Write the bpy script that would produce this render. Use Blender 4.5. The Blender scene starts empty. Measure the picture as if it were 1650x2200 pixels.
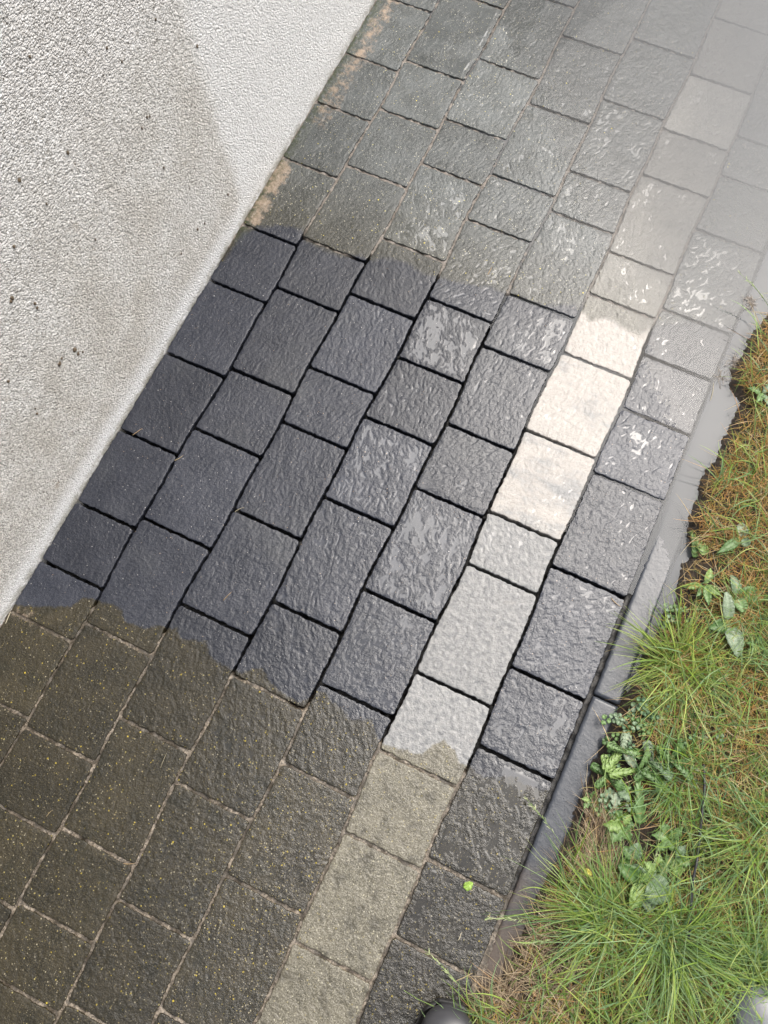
import bpy, math, random
import numpy as np
from mathutils import Matrix, Vector

# ------------------------------------------------------------------ camera
S = bpy.context.scene
COL = S.collection
FPX = 1837.904
RM = np.array([[0.90392263, -0.39977921, 0.15198835],
               [0.4266512, 0.86768147, -0.25514234],
               [-0.02987687, 0.29547495, 0.9548832]])
CAM = np.array([0.87384532, 0.0, 1.67420183])
cam = bpy.data.cameras.new('camera')
camo = bpy.data.objects.new('camera', cam)
COL.objects.link(camo)
M4 = Matrix.Identity(4)
for i in range(3):
    for j in range(3):
        M4[i][j] = RM[i, j]
    M4[i][3] = CAM[i]
camo.matrix_world = M4
cam.sensor_fit = 'VERTICAL'
cam.sensor_height = 36.0
cam.sensor_width = 27.0
cam.lens = 36.0 * FPX / 2200.0
cam.clip_start = 0.05
cam.clip_end = 200
S.camera = camo

# ------------------------------------------------------------------ light
SUN_EL, SUN_AZ = math.radians(58), math.radians(26)      # azimuth from +Y towards +X
w = bpy.data.worlds.new('World'); S.world = w; w.use_nodes = True
wn = w.node_tree.nodes; wl = w.node_tree.links
bg = wn['Background']
sky = wn.new('ShaderNodeTexSky'); sky.sky_type = 'NISHITA'; sky.sun_disc = False
sky.sun_elevation = SUN_EL; sky.sun_rotation = SUN_AZ
sky.air_density = 1.6; sky.dust_density = 9.0; sky.ozone_density = 1.0
hs = wn.new('ShaderNodeHueSaturation'); hs.inputs['Saturation'].default_value = 0.42
wl.new(sky.outputs[0], hs.inputs['Color']); wl.new(hs.outputs[0], bg.inputs['Color'])
bg.inputs['Strength'].default_value = 0.15
sl = bpy.data.lights.new('sun', 'SUN'); sl.energy = 1.1; sl.angle = math.radians(56); sl.color = (1, 0.97, 0.93)
so = bpy.data.objects.new('sun', sl); COL.objects.link(so)
sd = Vector((math.sin(SUN_AZ) * math.cos(SUN_EL), math.cos(SUN_AZ) * math.cos(SUN_EL), math.sin(SUN_EL)))
so.rotation_euler = sd.to_track_quat('Z', 'Y').to_euler()
so.location = (3, 6, 8)
vs = S.view_settings
vs.view_transform = 'Standard'; vs.look = 'None'; vs.gamma = 1; vs.exposure = 0.62

# ------------------------------------------------------------------ helpers
rng = np.random.default_rng(7)
random.seed(7)

def G(px, py, z=0.0):
    """ground point (world) under a point of the photograph"""
    d = RM @ np.array([(px - 825) / FPX, -(py - 1100) / FPX, -1.0])
    t = (z - CAM[2]) / d[2]
    p = CAM + t * d
    return p

def GP(pts, z=0.0):
    return np.array([G(x, y, z)[:2] for x, y in pts])

def proj(p):
    d = RM.T @ (np.asarray(p, float) - CAM)
    return 825 + FPX * d[0] / -d[2], 1100 - FPX * d[1] / -d[2]

_perm = np.random.default_rng(3).permutation(512)
_ang = np.random.default_rng(4).uniform(0, 2 * np.pi, 512)
_gx, _gy = np.cos(_ang), np.sin(_ang)

def noise(x, y, seed=0):
    x = np.asarray(x, float) + seed * 17.31; y = np.asarray(y, float) - seed * 9.17
    xi = np.floor(x).astype(int); yi = np.floor(y).astype(int)
    xf = x - xi; yf = y - yi
    u = xf ** 3 * (xf * (xf * 6 - 15) + 10); v = yf ** 3 * (yf * (yf * 6 - 15) + 10)
    def g(ix, iy, fx, fy):
        h = _perm[(_perm[(ix) % 512] + iy) % 512]
        return _gx[h] * fx + _gy[h] * fy
    a = g(xi, yi, xf, yf); b = g(xi + 1, yi, xf - 1, yf)
    c = g(xi, yi + 1, xf, yf - 1); d = g(xi + 1, yi + 1, xf - 1, yf - 1)
    return 1.5 * ((a * (1 - u) + b * u) * (1 - v) + (c * (1 - u) + d * u) * v)

def fbm(x, y, o=4, seed=0):
    s = 0; a = 1; t = 0
    for i in range(o):
        s = s + a * noise(x * 2 ** i, y * 2 ** i, seed + i * 3); t += a; a *= 0.5
    return s / t

def sstep(a, b, x):
    t = np.clip((x - a) / (b - a), 0, 1)
    return t * t * (3 - 2 * t)

def poly_sd(poly, x, y):
    """signed distance, positive inside"""
    x = np.asarray(x, float); y = np.asarray(y, float)
    d = np.full(x.shape, 1e9); ins = np.zeros(x.shape, bool)
    n = len(poly)
    for i in range(n):
        ax, ay = poly[i]; bx, by = poly[(i + 1) % n]
        dx, dy = bx - ax, by - ay
        t = np.clip(((x - ax) * dx + (y - ay) * dy) / (dx * dx + dy * dy + 1e-12), 0, 1)
        d = np.minimum(d, (x - ax - t * dx) ** 2 + (y - ay - t * dy) ** 2)
        c = ((ay > y) != (by > y)) & (x < (bx - ax) * (y - ay) / (by - ay + 1e-12) + ax)
        ins ^= c
    d = np.sqrt(d)
    return np.where(ins, d, -d)

def tag(o, label=None, cat=None, group=None, kind=None):
    if label: o['label'] = label
    if cat: o['category'] = cat
    if group: o['group'] = group
    if kind: o['kind'] = kind
    return o

def mesh_obj(name, V, F, mats=None, parent=None, smooth=True, attrs=None, col=None, loc=None):
    V = np.asarray(V, np.float32); me = bpy.data.meshes.new(name)
    F = np.asarray(F, np.int32) if not isinstance(F, list) else F
    if isinstance(F, list):
        me.from_pydata(V.tolist(), [], F)
    else:
        k = F.shape[1]
        me.vertices.add(len(V)); me.vertices.foreach_set('co', V.ravel())
        me.loops.add(F.size); me.loops.foreach_set('vertex_index', F.ravel())
        me.polygons.add(len(F)); me.polygons.foreach_set('loop_start', np.arange(0, F.size, k, dtype=np.int32))
        me.polygons.foreach_set('loop_total', np.full(len(F), k, np.int32))
        me.update(calc_edges=True)
    if smooth:
        me.polygons.foreach_set('use_smooth', np.ones(len(me.polygons), bool))
    for k_, a in (attrs or {}).items():
        at = me.attributes.new(k_, 'FLOAT', 'POINT'); at.data.foreach_set('value', np.asarray(a, np.float32))
    if col is not None:
        at = me.attributes.new('col', 'FLOAT_COLOR', 'POINT')
        c4 = np.ones((len(V), 4), np.float32); c4[:, :3] = col; at.data.foreach_set('color', c4.ravel())
    for m in (mats or []):
        me.materials.append(m)
    me.validate()
    o = bpy.data.objects.new(name, me); COL.objects.link(o)
    if parent is not None: o.parent = parent
    if loc is not None: o.location = loc
    return o

def empty(name, loc, label, cat, group=None):
    o = bpy.data.objects.new(name, None); COL.objects.link(o); o.location = loc
    o.empty_display_size = 0.05
    return tag(o, label, cat, group)

def grid_faces(nx, ny, off=0):
    i = np.arange(nx - 1); j = np.arange(ny - 1)
    I, J = np.meshgrid(i, j, indexing='ij')
    a = I * ny + J
    return (np.stack([a, a + ny, a + ny + 1, a + 1], -1).reshape(-1, 4) + off)

# ------------------------------------------------------------------ node helpers
class NT:
    def __init__(s, name):
        s.m = bpy.data.materials.new(name); s.m.use_nodes = True
        s.t = s.m.node_tree; s.n = s.t.nodes; s.l = s.t.links
        s.p = s.n['Principled BSDF']; s.out = s.n['Material Output']
    def new(s, t, **k):
        n = s.n.new(t)
        for a, b in k.items(): setattr(n, a, b)
        return n
    def put(s, sock, v):
        if hasattr(v, 'is_output') or isinstance(v, bpy.types.NodeSocket): s.l.new(v, sock)
        elif isinstance(v, (tuple, list)) and len(v) == 3 and sock.type == 'RGBA': sock.default_value = (*v, 1)
        else: sock.default_value = v
    def attr(s, name, typ='GEOMETRY'):
        n = s.new('ShaderNodeAttribute', attribute_name=name, attribute_type=typ); return n
    def f(s, name): return s.attr(name).outputs['Fac']
    def pos(s): return s.new('ShaderNodeNewGeometry').outputs['Position']
    def math(s, op, a, b=0.0, clamp=False):
        n = s.new('ShaderNodeMath', operation=op, use_clamp=clamp); s.put(n.inputs[0], a); s.put(n.inputs[1], b); return n.outputs[0]
    def mix(s, f, a, b):
        n = s.new('ShaderNodeMix', data_type='RGBA'); s.put(n.inputs[0], f); s.put(n.inputs[6], a); s.put(n.inputs[7], b); return n.outputs[2]
    def mixf(s, f, a, b):
        n = s.new('ShaderNodeMix', data_type='FLOAT'); s.put(n.inputs[0], f); s.put(n.inputs[2], a); s.put(n.inputs[3], b); return n.outputs[0]
    def noise(s, vec, scale, detail=3, rough=0.5, out='Fac', dist=0.0):
        n = s.new('ShaderNodeTexNoise'); s.put(n.inputs['Vector'], vec); n.inputs['Scale'].default_value = scale
        n.inputs['Detail'].default_value = detail; n.inputs['Roughness'].default_value = rough
        n.inputs['Distortion'].default_value = dist; return n.outputs[out]
    def vor(s, vec, scale, feature='F1', rnd=1.0):
        n = s.new('ShaderNodeTexVoronoi', feature=feature); s.put(n.inputs['Vector'], vec)
        n.inputs['Scale'].default_value = scale; n.inputs['Randomness'].default_value = rnd; return n
    def ramp(s, v, a, b, lo=0.0, hi=1.0):
        n = s.new('ShaderNodeMapRange', interpolation_type='SMOOTHSTEP'); s.put(n.inputs[0], v)
        s.put(n.inputs[1], a); s.put(n.inputs[2], b); n.inputs[3].default_value = lo; n.inputs[4].default_value = hi; return n.outputs[0]
    def sep(s, v):
        n = s.new('ShaderNodeSeparateXYZ'); s.put(n.inputs[0], v); return n.outputs
    def bump(s, h, strength=0.5, dist=0.001, normal=None):
        n = s.new('ShaderNodeBump'); s.put(n.inputs['Strength'], strength); n.inputs['Distance'].default_value = dist
        s.put(n.inputs['Height'], h)
        if normal: s.put(n.inputs['Normal'], normal)
        return n.outputs[0]
    def scalev(s, vec, k):
        n = s.new('ShaderNodeVectorMath', operation='MULTIPLY'); s.put(n.inputs[0], vec); n.inputs[1].default_value = k; return n.outputs[0]
    def specks(s, vec, scale, prob, size, soft=0.08):
        """small irregular dots: returns mask and random colour"""
        v = s.vor(vec, scale)
        c = s.sep(v.outputs['Color'])
        on = s.math('GREATER_THAN', c[0], 1 - prob) if not hasattr(prob, 'is_output') and not isinstance(prob, bpy.types.NodeSocket) else s.math('GREATER_THAN', c[0], s.math('SUBTRACT', 1.0, prob))
        sz = s.math('MULTIPLY', c[1], size)
        r = s.ramp(s.math('SUBTRACT', v.outputs['Distance'], sz), 0.0, soft, 1, 0)
        return s.math('MULTIPLY', on, r), c[2]

# ------------------------------------------------------------------ materials
def mat_paver():
    t = NT('wet_textured_paver')
    P = t.pos(); cl = t.f('clean'); film = t.f('film'); pale = t.f('pale'); grey = t.f('greyness'); tone = t.f('tone'); sand = t.f('sand')
    X = t.sep(P)
    # crisp but ragged limit of the cleaned zone
    edge = t.math('ADD', cl, t.math('MULTIPLY', t.math('SUBTRACT', t.noise(P, 45, 5, 0.65), 0.5), 0.022))
    edge = t.math('ADD', edge, t.math('MULTIPLY', t.math('SUBTRACT', t.noise(P, 240, 3, 0.6), 0.5), 0.008))
    wdt = t.ramp(X[1], 0.45, 0.8, 0.003, 0.008)
    C = t.ramp(edge, t.math('MULTIPLY', wdt, -1.0), wdt)
    n1 = t.noise(P, 14, 5, 0.6); n2 = t.noise(P, 90, 4, 0.6); n3 = t.noise(P, 420, 3, 0.7)
    # clean charcoal
    cd = t.mix(t.ramp(n1, 0.3, 0.75), (0.013, 0.0155, 0.024), (0.027, 0.030, 0.041))
    cd = t.mix(t.ramp(n3, 0.45, 0.8), cd, (0.055, 0.058, 0.070))
    m, c = t.specks(P, 260, 0.10, 0.22)
    cd = t.mix(t.math('MULTIPLY', m, 0.75), cd, t.mix(c, (0.30, 0.22, 0.15), (0.42, 0.42, 0.42)))
    haze = t.ramp(t.noise(P, 5, 2, 0.5), 0.52, 0.75)
    cd = t.mix(t.math('MULTIPLY', haze, 0.45), cd, (0.060, 0.063, 0.068))
    # dirty charcoal: algae and fine grit
    far = t.ramp(X[1], 0.75, 1.25)
    dA = t.mix(t.ramp(n1, 0.3, 0.7), (0.011, 0.010, 0.006), (0.034, 0.029, 0.018))
    dB = t.mix(t.ramp(n1, 0.3, 0.7), (0.036, 0.039, 0.038), (0.072, 0.077, 0.077))
    dd = t.mix(far, dA, dB)
    dd = t.mix(t.ramp(n3, 0.46, 0.66), dd, t.mix(far, (0.070, 0.062, 0.038), (0.105, 0.108, 0.104)))
    right = t.ramp(X[0], 0.35, 0.95)
    dens = t.math('ADD', 0.30, t.math('MULTIPLY', right, t.mixf(far, 0.34, 0.0)))
    m, c = t.specks(P, 260, dens, 0.32)
    cl_ = t.ramp(t.noise(P, 38, 4, 0.65), 0.36, 0.62, 0.25, 1.0)
    dd = t.mix(t.math('MULTIPLY', t.math('MULTIPLY', m, 0.85), cl_), dd, t.mix(c, (0.30, 0.25, 0.12), (0.44, 0.42, 0.34)))
    m, c = t.specks(P, 200, t.math('MULTIPLY', dens, t.mixf(far, 0.45, 0.05)), 0.30)
    dd = t.mix(t.math('MULTIPLY', m, 0.7), dd, t.mix(c, (0.42, 0.34, 0.05), (0.40, 0.36, 0.15)))
    m, c = t.specks(P, 110, t.math('MULTIPLY', t.mixf(far, 0.26, 0.02), t.mixf(right, 0.5, 1.2)), 0.20, 0.04)
    patch = t.ramp(n2, 0.42, 0.5)
    dd = t.mix(t.math('MULTIPLY', t.math('MULTIPLY', m, 0.85), patch), dd, (0.52, 0.42, 0.05))
    # pale clean
    wv = t.noise(t.scalev(P, (7, 15, 8)), 1.0, 5, 0.65, dist=0.3)
    cream = t.mix(t.ramp(n2, 0.35, 0.7), (0.29, 0.268, 0.245), (0.355, 0.328, 0.30))
    gr = t.mix(t.ramp(n2, 0.3, 0.7), (0.12, 0.124, 0.13), (0.235, 0.235, 0.23))
    th = t.math('SUBTRACT', 0.86, t.math('MULTIPLY', grey, 0.72))
    gm = t.ramp(t.math('SUBTRACT', t.math('ADD', wv, t.math('MULTIPLY', t.math('SUBTRACT', n2, 0.5), 0.35)), th), -0.10, 0.14)
    pc = t.mix(gm, cream, gr)
    m, c = t.specks(P, 300, 0.30, 0.20)
    pc = t.mix(t.math('MULTIPLY', m, 0.45), pc, t.mix(c, (0.13, 0.125, 0.12), (0.24, 0.19, 0.14)))
    m, c = t.specks(P, 120, 0.06, 0.12)
    pc = t.mix(t.math('MULTIPLY', m, 0.5), pc, (0.20, 0.19, 0.19))
    pc = t.mix(t.ramp(n3, 0.45, 0.75, 0, 0.35), pc, (0.2, 0.19, 0.18))
    # pale dirty
    pd = t.mix(t.ramp(n1, 0.3, 0.7), (0.055, 0.048, 0.034), (0.125, 0.112, 0.088))
    pd = t.mix(t.ramp(n3, 0.42, 0.62), pd, (0.23, 0.215, 0.18))
    pd = t.mix(t.ramp(t.noise(P, 34, 5, 0.7), 0.48, 0.66, 0, 0.75), pd, (0.055, 0.047, 0.032))
    m, c = t.specks(P, 240, t.mixf(far, 0.40, 0.2), 0.3)
    pd = t.mix(t.math('MULTIPLY', m, 0.7), pd, t.mix(c, (0.36, 0.29, 0.09), (0.5, 0.48, 0.42)))
    pd = t.mix(t.math('MULTIPLY', far, 0.6), pd, (0.185, 0.183, 0.172))
    gm2 = t.math('MULTIPLY', t.ramp(t.noise(P, 17, 6, 0.7), 0.50, 0.66), t.mixf(far, 0.6, 0.15))
    dd = t.mix(gm2, dd, (0.014, 0.014, 0.008))
    pd = t.mix(t.math('MULTIPLY', gm2, 0.6), pd, (0.03, 0.028, 0.017))
    dk = t.new('ShaderNodeMix', data_type='RGBA', blend_type='MULTIPLY'); dk.inputs[0].default_value = 1; t.put(dk.inputs[6], dd); t.put(dk.inputs[7], t.mix(far, (0.72, 0.68, 0.60), (1.15, 1.18, 1.2))); dd = dk.outputs[2]
    dk = t.new('ShaderNodeMix', data_type='RGBA', blend_type='MULTIPLY'); dk.inputs[0].default_value = 1; t.put(dk.inputs[6], pd); t.put(dk.inputs[7], t.mix(far, (0.80, 0.79, 0.70), (0.92, 0.93, 0.95))); pd = dk.outputs[2]
    dark = t.mix(C, dd, cd); pl = t.mix(C, pd, pc)
    colr = t.mix(pale, dark, pl)
    # pinkish sand washed against the wall
    sm = t.ramp(t.math('ADD', sand, t.math('MULTIPLY', t.math('SUBTRACT', t.noise(P, 48, 5, 0.7), 0.5), 1.7)), 0.42, 0.85)
    colr = t.mix(t.math('MULTIPLY', sm, 0.9), colr, t.mix(n3, (0.22, 0.165, 0.12), (0.33, 0.26, 0.20)))
    ng = t.f('green')
    colr = t.mix(t.math('MULTIPLY', ng, t.ramp(n2, 0.35, 0.6)), colr, (0.035, 0.045, 0.015))
    k = t.new('ShaderNodeMix', data_type='RGBA', blend_type='MULTIPLY'); k.inputs[0].default_value = 1
    t.put(k.inputs[6], colr)
    cc = t.new('ShaderNodeCombineColor'); [t.put(cc.inputs[i], tone) for i in range(3)]
    t.put(k.inputs[7], cc.outputs[0])
    t.put(t.p.inputs['Base Color'], k.outputs[2])
    fm = t.ramp(film, -0.15, 0.10)
    dryl = t.math('MULTIPLY', t.ramp(X[1], 0.6, 0.1), t.ramp(X[0], 0.9, 0.35))
    rr = t.mixf(t.math('MULTIPLY', dryl, t.math('SUBTRACT', 1.0, C)), t.mixf(n2, 0.11, 0.22), 0.38)
    rr = t.mixf(pale, rr, 0.34)
    t.put(t.p.inputs['Roughness'], t.mixf(fm, rr, 0.035))
    wet = t.ramp(X[0], 0.35, 0.85)
    t.put(t.p.inputs['IOR'], t.mixf(fm, t.mixf(wet, 1.42, 1.62), 1.72))
    h = t.math('ADD', t.noise(P, 330, 4, 0.7), t.math('MULTIPLY', t.noise(P, 130, 3, 0.6), 1.6))
    bs = t.math('MULTIPLY', t.math('SUBTRACT', 1.0, fm), t.mixf(C, 0.9, 0.8))
    t.put(t.p.inputs['Normal'], t.bump(h, bs, 0.0011))
    return t.m

def mat_simple(name, c1, c2, scale=60, rough=0.5, bump=0.3, bdist=0.001, bscale=200, spec=0.5):
    t = NT(name); P = t.pos()
    n = t.noise(P, scale, 5, 0.65)
    t.put(t.p.inputs['Base Color'], t.mix(t.ramp(n, 0.3, 0.7), c1, c2))
    t.p.inputs['Roughness'].default_value = rough
    t.put(t.p.inputs['Normal'], t.bump(t.noise(P, bscale, 4, 0.7), bump, bdist))
    t.p.inputs['Specular IOR Level'].default_value = spec
    return t.m

def mat_sand():
    t = NT('joint_sand'); P = t.pos(); X = t.sep(P); cl = t.f('clean')
    C = t.ramp(t.math('ADD', cl, t.math('MULTIPLY', t.math('SUBTRACT', t.noise(P, 60, 4), 0.5), 0.03)), -0.01, 0.01)
    n = t.noise(P, 210, 5, 0.75)
    d = t.mix(t.ramp(n, 0.38, 0.64), (0.045, 0.036, 0.026), (0.27, 0.225, 0.175))
    d = t.mix(t.ramp(t.noise(P, 34, 4), 0.42, 0.6, 0, 0.8), d, (0.035, 0.027, 0.018))
    d2 = t.mix(t.ramp(n, 0.3, 0.7), (0.10, 0.085, 0.072), (0.22, 0.19, 0.165))
    d = t.mix(t.ramp(X[1], 0.7, 1.1), d, d2)
    t.put(t.p.inputs['Base Color'], t.mix(C, d, t.mix(t.ramp(n, 0.5, 0.7), (0.006, 0.0055, 0.005), (0.045, 0.034, 0.025))))
    t.put(t.p.inputs['Roughness'], 0.45)
    t.put(t.p.inputs['Normal'], t.bump(t.noise(P, 260, 4, 0.7), 0.8, 0.0015))
    return t.m

def mat_wall():
    t = NT('scraped_white_render'); P = t.pos(); X = t.sep(P)
    warp = t.new('ShaderNodeVectorMath', operation='ADD'); t.put(warp.inputs[0], P)
    wn_ = t.noise(P, 150, 2, 0.5, out='Color')
    wm = t.new('ShaderNodeVectorMath', operation='MULTIPLY_ADD'); t.put(wm.inputs[0], wn_); wm.inputs[1].default_value = (0.006,) * 3; t.put(wm.inputs[2], P)
    v = t.vor(wm.outputs[0], 270); dist = v.outputs['Distance']
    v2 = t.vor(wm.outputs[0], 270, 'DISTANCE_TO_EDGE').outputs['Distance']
    n1 = t.noise(P, 3.2, 4, 0.55); n2 = t.noise(P, 260, 4, 0.7); nb = t.noise(P, 11, 4, 0.6)
    # where algae and splash dirt sit: left of the vertical limit, above the rinsed foot
    left = t.ramp(t.math('ADD', X[1], t.math('MULTIPLY', t.math('SUBTRACT', t.noise(P, 30, 5, 0.7), 0.5), 0.07)), 0.935, 0.985, 1, 0.08)
    edgez = t.math('ADD', X[2], t.math('MULTIPLY', t.math('SUBTRACT', nb, 0.5), 0.05))
    foot = t.math('MULTIPLY', t.ramp(edgez, 0.022, 0.085), t.ramp(X[1], 1.0, 0.94, 0.15, 1))
    low = t.ramp(X[2], 0.85, 0.15)
    stain = t.math('MULTIPLY', t.math('MULTIPLY', left, foot), t.mixf(low, 0.30, 1.0))
    stain = t.math('MULTIPLY', stain, t.ramp(n1, 0.25, 0.62, 0.55, 1.0))
    clean_c = t.mix(nb, (0.86, 0.86, 0.865), (0.89, 0.89, 0.89))
    dirt_c = t.mix(t.ramp(nb, 0.35, 0.65), (0.66, 0.63, 0.585), (0.79, 0.77, 0.74))
    c = t.mix(stain, clean_c, dirt_c)
    cr = t.sep(v.outputs['Color'])[0]
    gm_ = t.new('ShaderNodeMix', data_type='RGBA', blend_type='MULTIPLY'); gm_.inputs[0].default_value = 1; t.put(gm_.inputs[6], c)
    t.put(gm_.inputs[7], t.mix(cr, (0.86, 0.855, 0.85), (1.08, 1.08, 1.08))); c = gm_.outputs[2]
    crev_shade = t.math('MULTIPLY', t.ramp(v2, 0.02, 0.20, 1, 0), t.ramp(t.noise(P, 150, 3, 0.6), 0.42, 0.58))  # shade between the grains, painted into the colour along with crevice dirt
    crev_shade = t.math('MULTIPLY', crev_shade, t.mixf(left, 0.40, t.mixf(foot, 0.2, 1.0)))
    c = t.mix(t.math('MULTIPLY', crev_shade, 0.8), c, (0.20, 0.185, 0.16))
    m, r = t.specks(P, 80, t.mixf(left, 0.03, 0.13), 0.13, 0.06)
    c = t.mix(t.math('MULTIPLY', m, t.math('MULTIPLY', foot, 0.8)), c, (0.13, 0.11, 0.085))
    br = t.math('MULTIPLY', t.ramp(t.noise(P, 22, 5, 0.7), 0.60, 0.72), stain)
    c = t.mix(t.math('MULTIPLY', br, 0.55), c, (0.30, 0.235, 0.165))
    gb = t.math('MULTIPLY', t.ramp(X[2], 0.022, 0.0), t.ramp(t.noise(P, 40, 4), 0.35, 0.6))
    c = t.mix(t.math('MULTIPLY', gb, 0.6), c, (0.22, 0.20, 0.13))
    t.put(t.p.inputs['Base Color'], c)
    t.p.inputs['Roughness'].default_value = 0.8
    h = t.math('ADD', t.math('SUBTRACT', 1.0, dist), t.math('MULTIPLY', n2, 0.5))
    t.put(t.p.inputs['Normal'], t.bump(h, 1.0, 0.0030))
    return t.m

def mat_water():
    t = NT('muddy_puddle_water'); P = t.pos(); murk = t.f('murk')
    cc = t.mix(t.noise(P, 6, 3), (0.118, 0.125, 0.134), (0.142, 0.147, 0.153))
    dif = t.new('ShaderNodeBsdfDiffuse'); t.put(dif.inputs['Color'], cc)
    tr = t.new('ShaderNodeBsdfTransparent')
    a = t.math('MULTIPLY', murk, 1.0, True)
    mx = t.new('ShaderNodeMixShader'); t.put(mx.inputs[0], a); t.l.new(tr.outputs[0], mx.inputs[1]); t.l.new(dif.outputs[0], mx.inputs[2])
    gl = t.new('ShaderNodeBsdfGlossy'); gl.inputs['Roughness'].default_value = 0.03
    fr = t.new('ShaderNodeFresnel'); fr.inputs['IOR'].default_value = 1.33
    mx2 = t.new('ShaderNodeMixShader'); t.l.new(fr.outputs[0], mx2.inputs[0]); t.l.new(mx.outputs[0], mx2.inputs[1]); t.l.new(gl.outputs[0], mx2.inputs[2])
    t.l.new(mx2.outputs[0], t.out.inputs['Surface'])
    return t.m

def mat_edging():
    t = NT('wet_concrete_edging'); P = t.pos(); X = t.sep(P)
    n = t.noise(P, 20, 5, 0.6); n3 = t.noise(P, 300, 4, 0.7)
    c = t.mix(n, (0.026, 0.030, 0.040), (0.050, 0.056, 0.068))
    c = t.mix(t.ramp(n3, 0.45, 0.75, 0, 0.6), c, (0.06, 0.063, 0.07))
    dirty = t.ramp(t.math('ADD', X[1], t.math('MULTIPLY', t.math('SUBTRACT', n, 0.5), 0.3)), 0.02, -0.22)
    c = t.mix(dirty, c, t.mix(n3, (0.05, 0.038, 0.030), (0.12, 0.094, 0.075)))
    m, r = t.specks(P, 150, 0.22, 0.19)
    c = t.mix(t.math('MULTIPLY', m, 0.6), c, (0.03, 0.028, 0.026))
    t.put(t.p.inputs['Base Color'], c)
    t.p.inputs['IOR'].default_value = 1.5
    t.put(t.p.inputs['Roughness'], t.mixf(n3, 0.10, 0.26))
    h = t.math('SUBTRACT', t.noise(P, 160, 4, 0.7), t.math('MULTIPLY', m, 1.5))
    t.put(t.p.inputs['Normal'], t.bump(h, 0.45, 0.0012))
    return t.m

def mat_soil():
    t = NT('wet_soil'); P = t.pos()
    n = t.noise(P, 55, 5, 0.7); n3 = t.noise(P, 350, 4, 0.7)
    c = t.mix(t.ramp(n, 0.3, 0.7), (0.014, 0.010, 0.007), (0.060, 0.042, 0.028))
    c = t.mix(t.ramp(n3, 0.55, 0.8, 0, 0.8), c, (0.19, 0.14, 0.095))
    t.put(t.p.inputs['Base Color'], c)
    t.put(t.p.inputs['Roughness'], t.mixf(n, 0.25, 0.8))
    h = t.math('ADD', t.noise(P, 90, 5, 0.75), n3)
    t.put(t.p.inputs['Normal'], t.bump(h, 1.0, 0.006))
    return t.m

def mat_blade(name='grass_blade', rough=0.42, trans=0.3):
    t = NT(name); a = t.attr('col').outputs['Color']
    t.put(t.p.inputs['Base Color'], a); t.p.inputs['Roughness'].default_value = rough
    t.p.inputs['IOR'].default_value = 1.4
    tl = t.new('ShaderNodeBsdfTranslucent'); t.put(tl.inputs['Color'], a)
    mx = t.new('ShaderNodeMixShader'); mx.inputs[0].default_value = trans
    t.l.new(t.p.outputs[0], mx.inputs[1]); t.l.new(tl.outputs[0], mx.inputs[2]); t.l.new(mx.outputs[0], t.out.inputs['Surface'])
    return t.m

def mat_leaf():
    t = NT('weed_leaf'); a = t.attr('col').outputs['Color']; P = t.pos()
    n = t.noise(P, 260, 4, 0.65)
    k = t.new('ShaderNodeMix', data_type='RGBA', blend_type='MULTIPLY'); k.inputs[0].default_value = 1
    t.put(k.inputs[6], a); t.put(k.inputs[7], t.mix(t.ramp(n, 0.3, 0.7), (0.7, 0.72, 0.7), (1.25, 1.25, 1.3)))
    t.put(t.p.inputs['Base Color'], k.outputs[2]); t.p.inputs['Roughness'].default_value = 0.4
    t.put(t.p.inputs['Normal'], t.bump(t.noise(P, 180, 3, 0.6), 0.5, 0.0012))
    tl = t.new('ShaderNodeBsdfTranslucent'); t.put(tl.inputs['Color'], k.outputs[2])
    mx = t.new('ShaderNodeMixShader'); mx.inputs[0].default_value = 0.22
    t.l.new(t.p.outputs[0], mx.inputs[1]); t.l.new(tl.outputs[0], mx.inputs[2]); t.l.new(mx.outputs[0], t.out.inputs['Surface'])
    return t.m

M_PAVER = mat_paver(); M_SAND = mat_sand(); M_WALL = mat_wall(); M_WATER = mat_water()
M_EDGE = mat_edging(); M_SOIL = mat_soil(); M_BLADE = mat_blade(); M_LEAF = mat_leaf()
M_RUBBER = mat_simple('black_rubber', (0.030, 0.030, 0.034), (0.042, 0.042, 0.047), 30, 0.34, 0.08, 0.0006, 500)
M_RUBBER2 = mat_simple('boot_sole_rubber', (0.016, 0.016, 0.017), (0.028, 0.027, 0.026), 60, 0.55, 0.3, 0.001, 300)
M_CORD = mat_simple('black_cord', (0.010, 0.010, 0.012), (0.03, 0.03, 0.036), 200, 0.35, 0.5, 0.001, 900)
M_MUDFLECK = mat_simple('dried_mud', (0.06, 0.045, 0.03), (0.20, 0.15, 0.10), 220, 0.8, 0.8, 0.002, 400)
M_STONE = mat_simple('grey_pebble', (0.05, 0.05, 0.055), (0.11, 0.11, 0.12), 150, 0.5, 0.5, 0.001, 500)
M_SHELL = mat_simple('snail_shell', (0.20, 0.11, 0.05), (0.42, 0.28, 0.15), 150, 0.35, 0.2, 0.001, 300)

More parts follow.
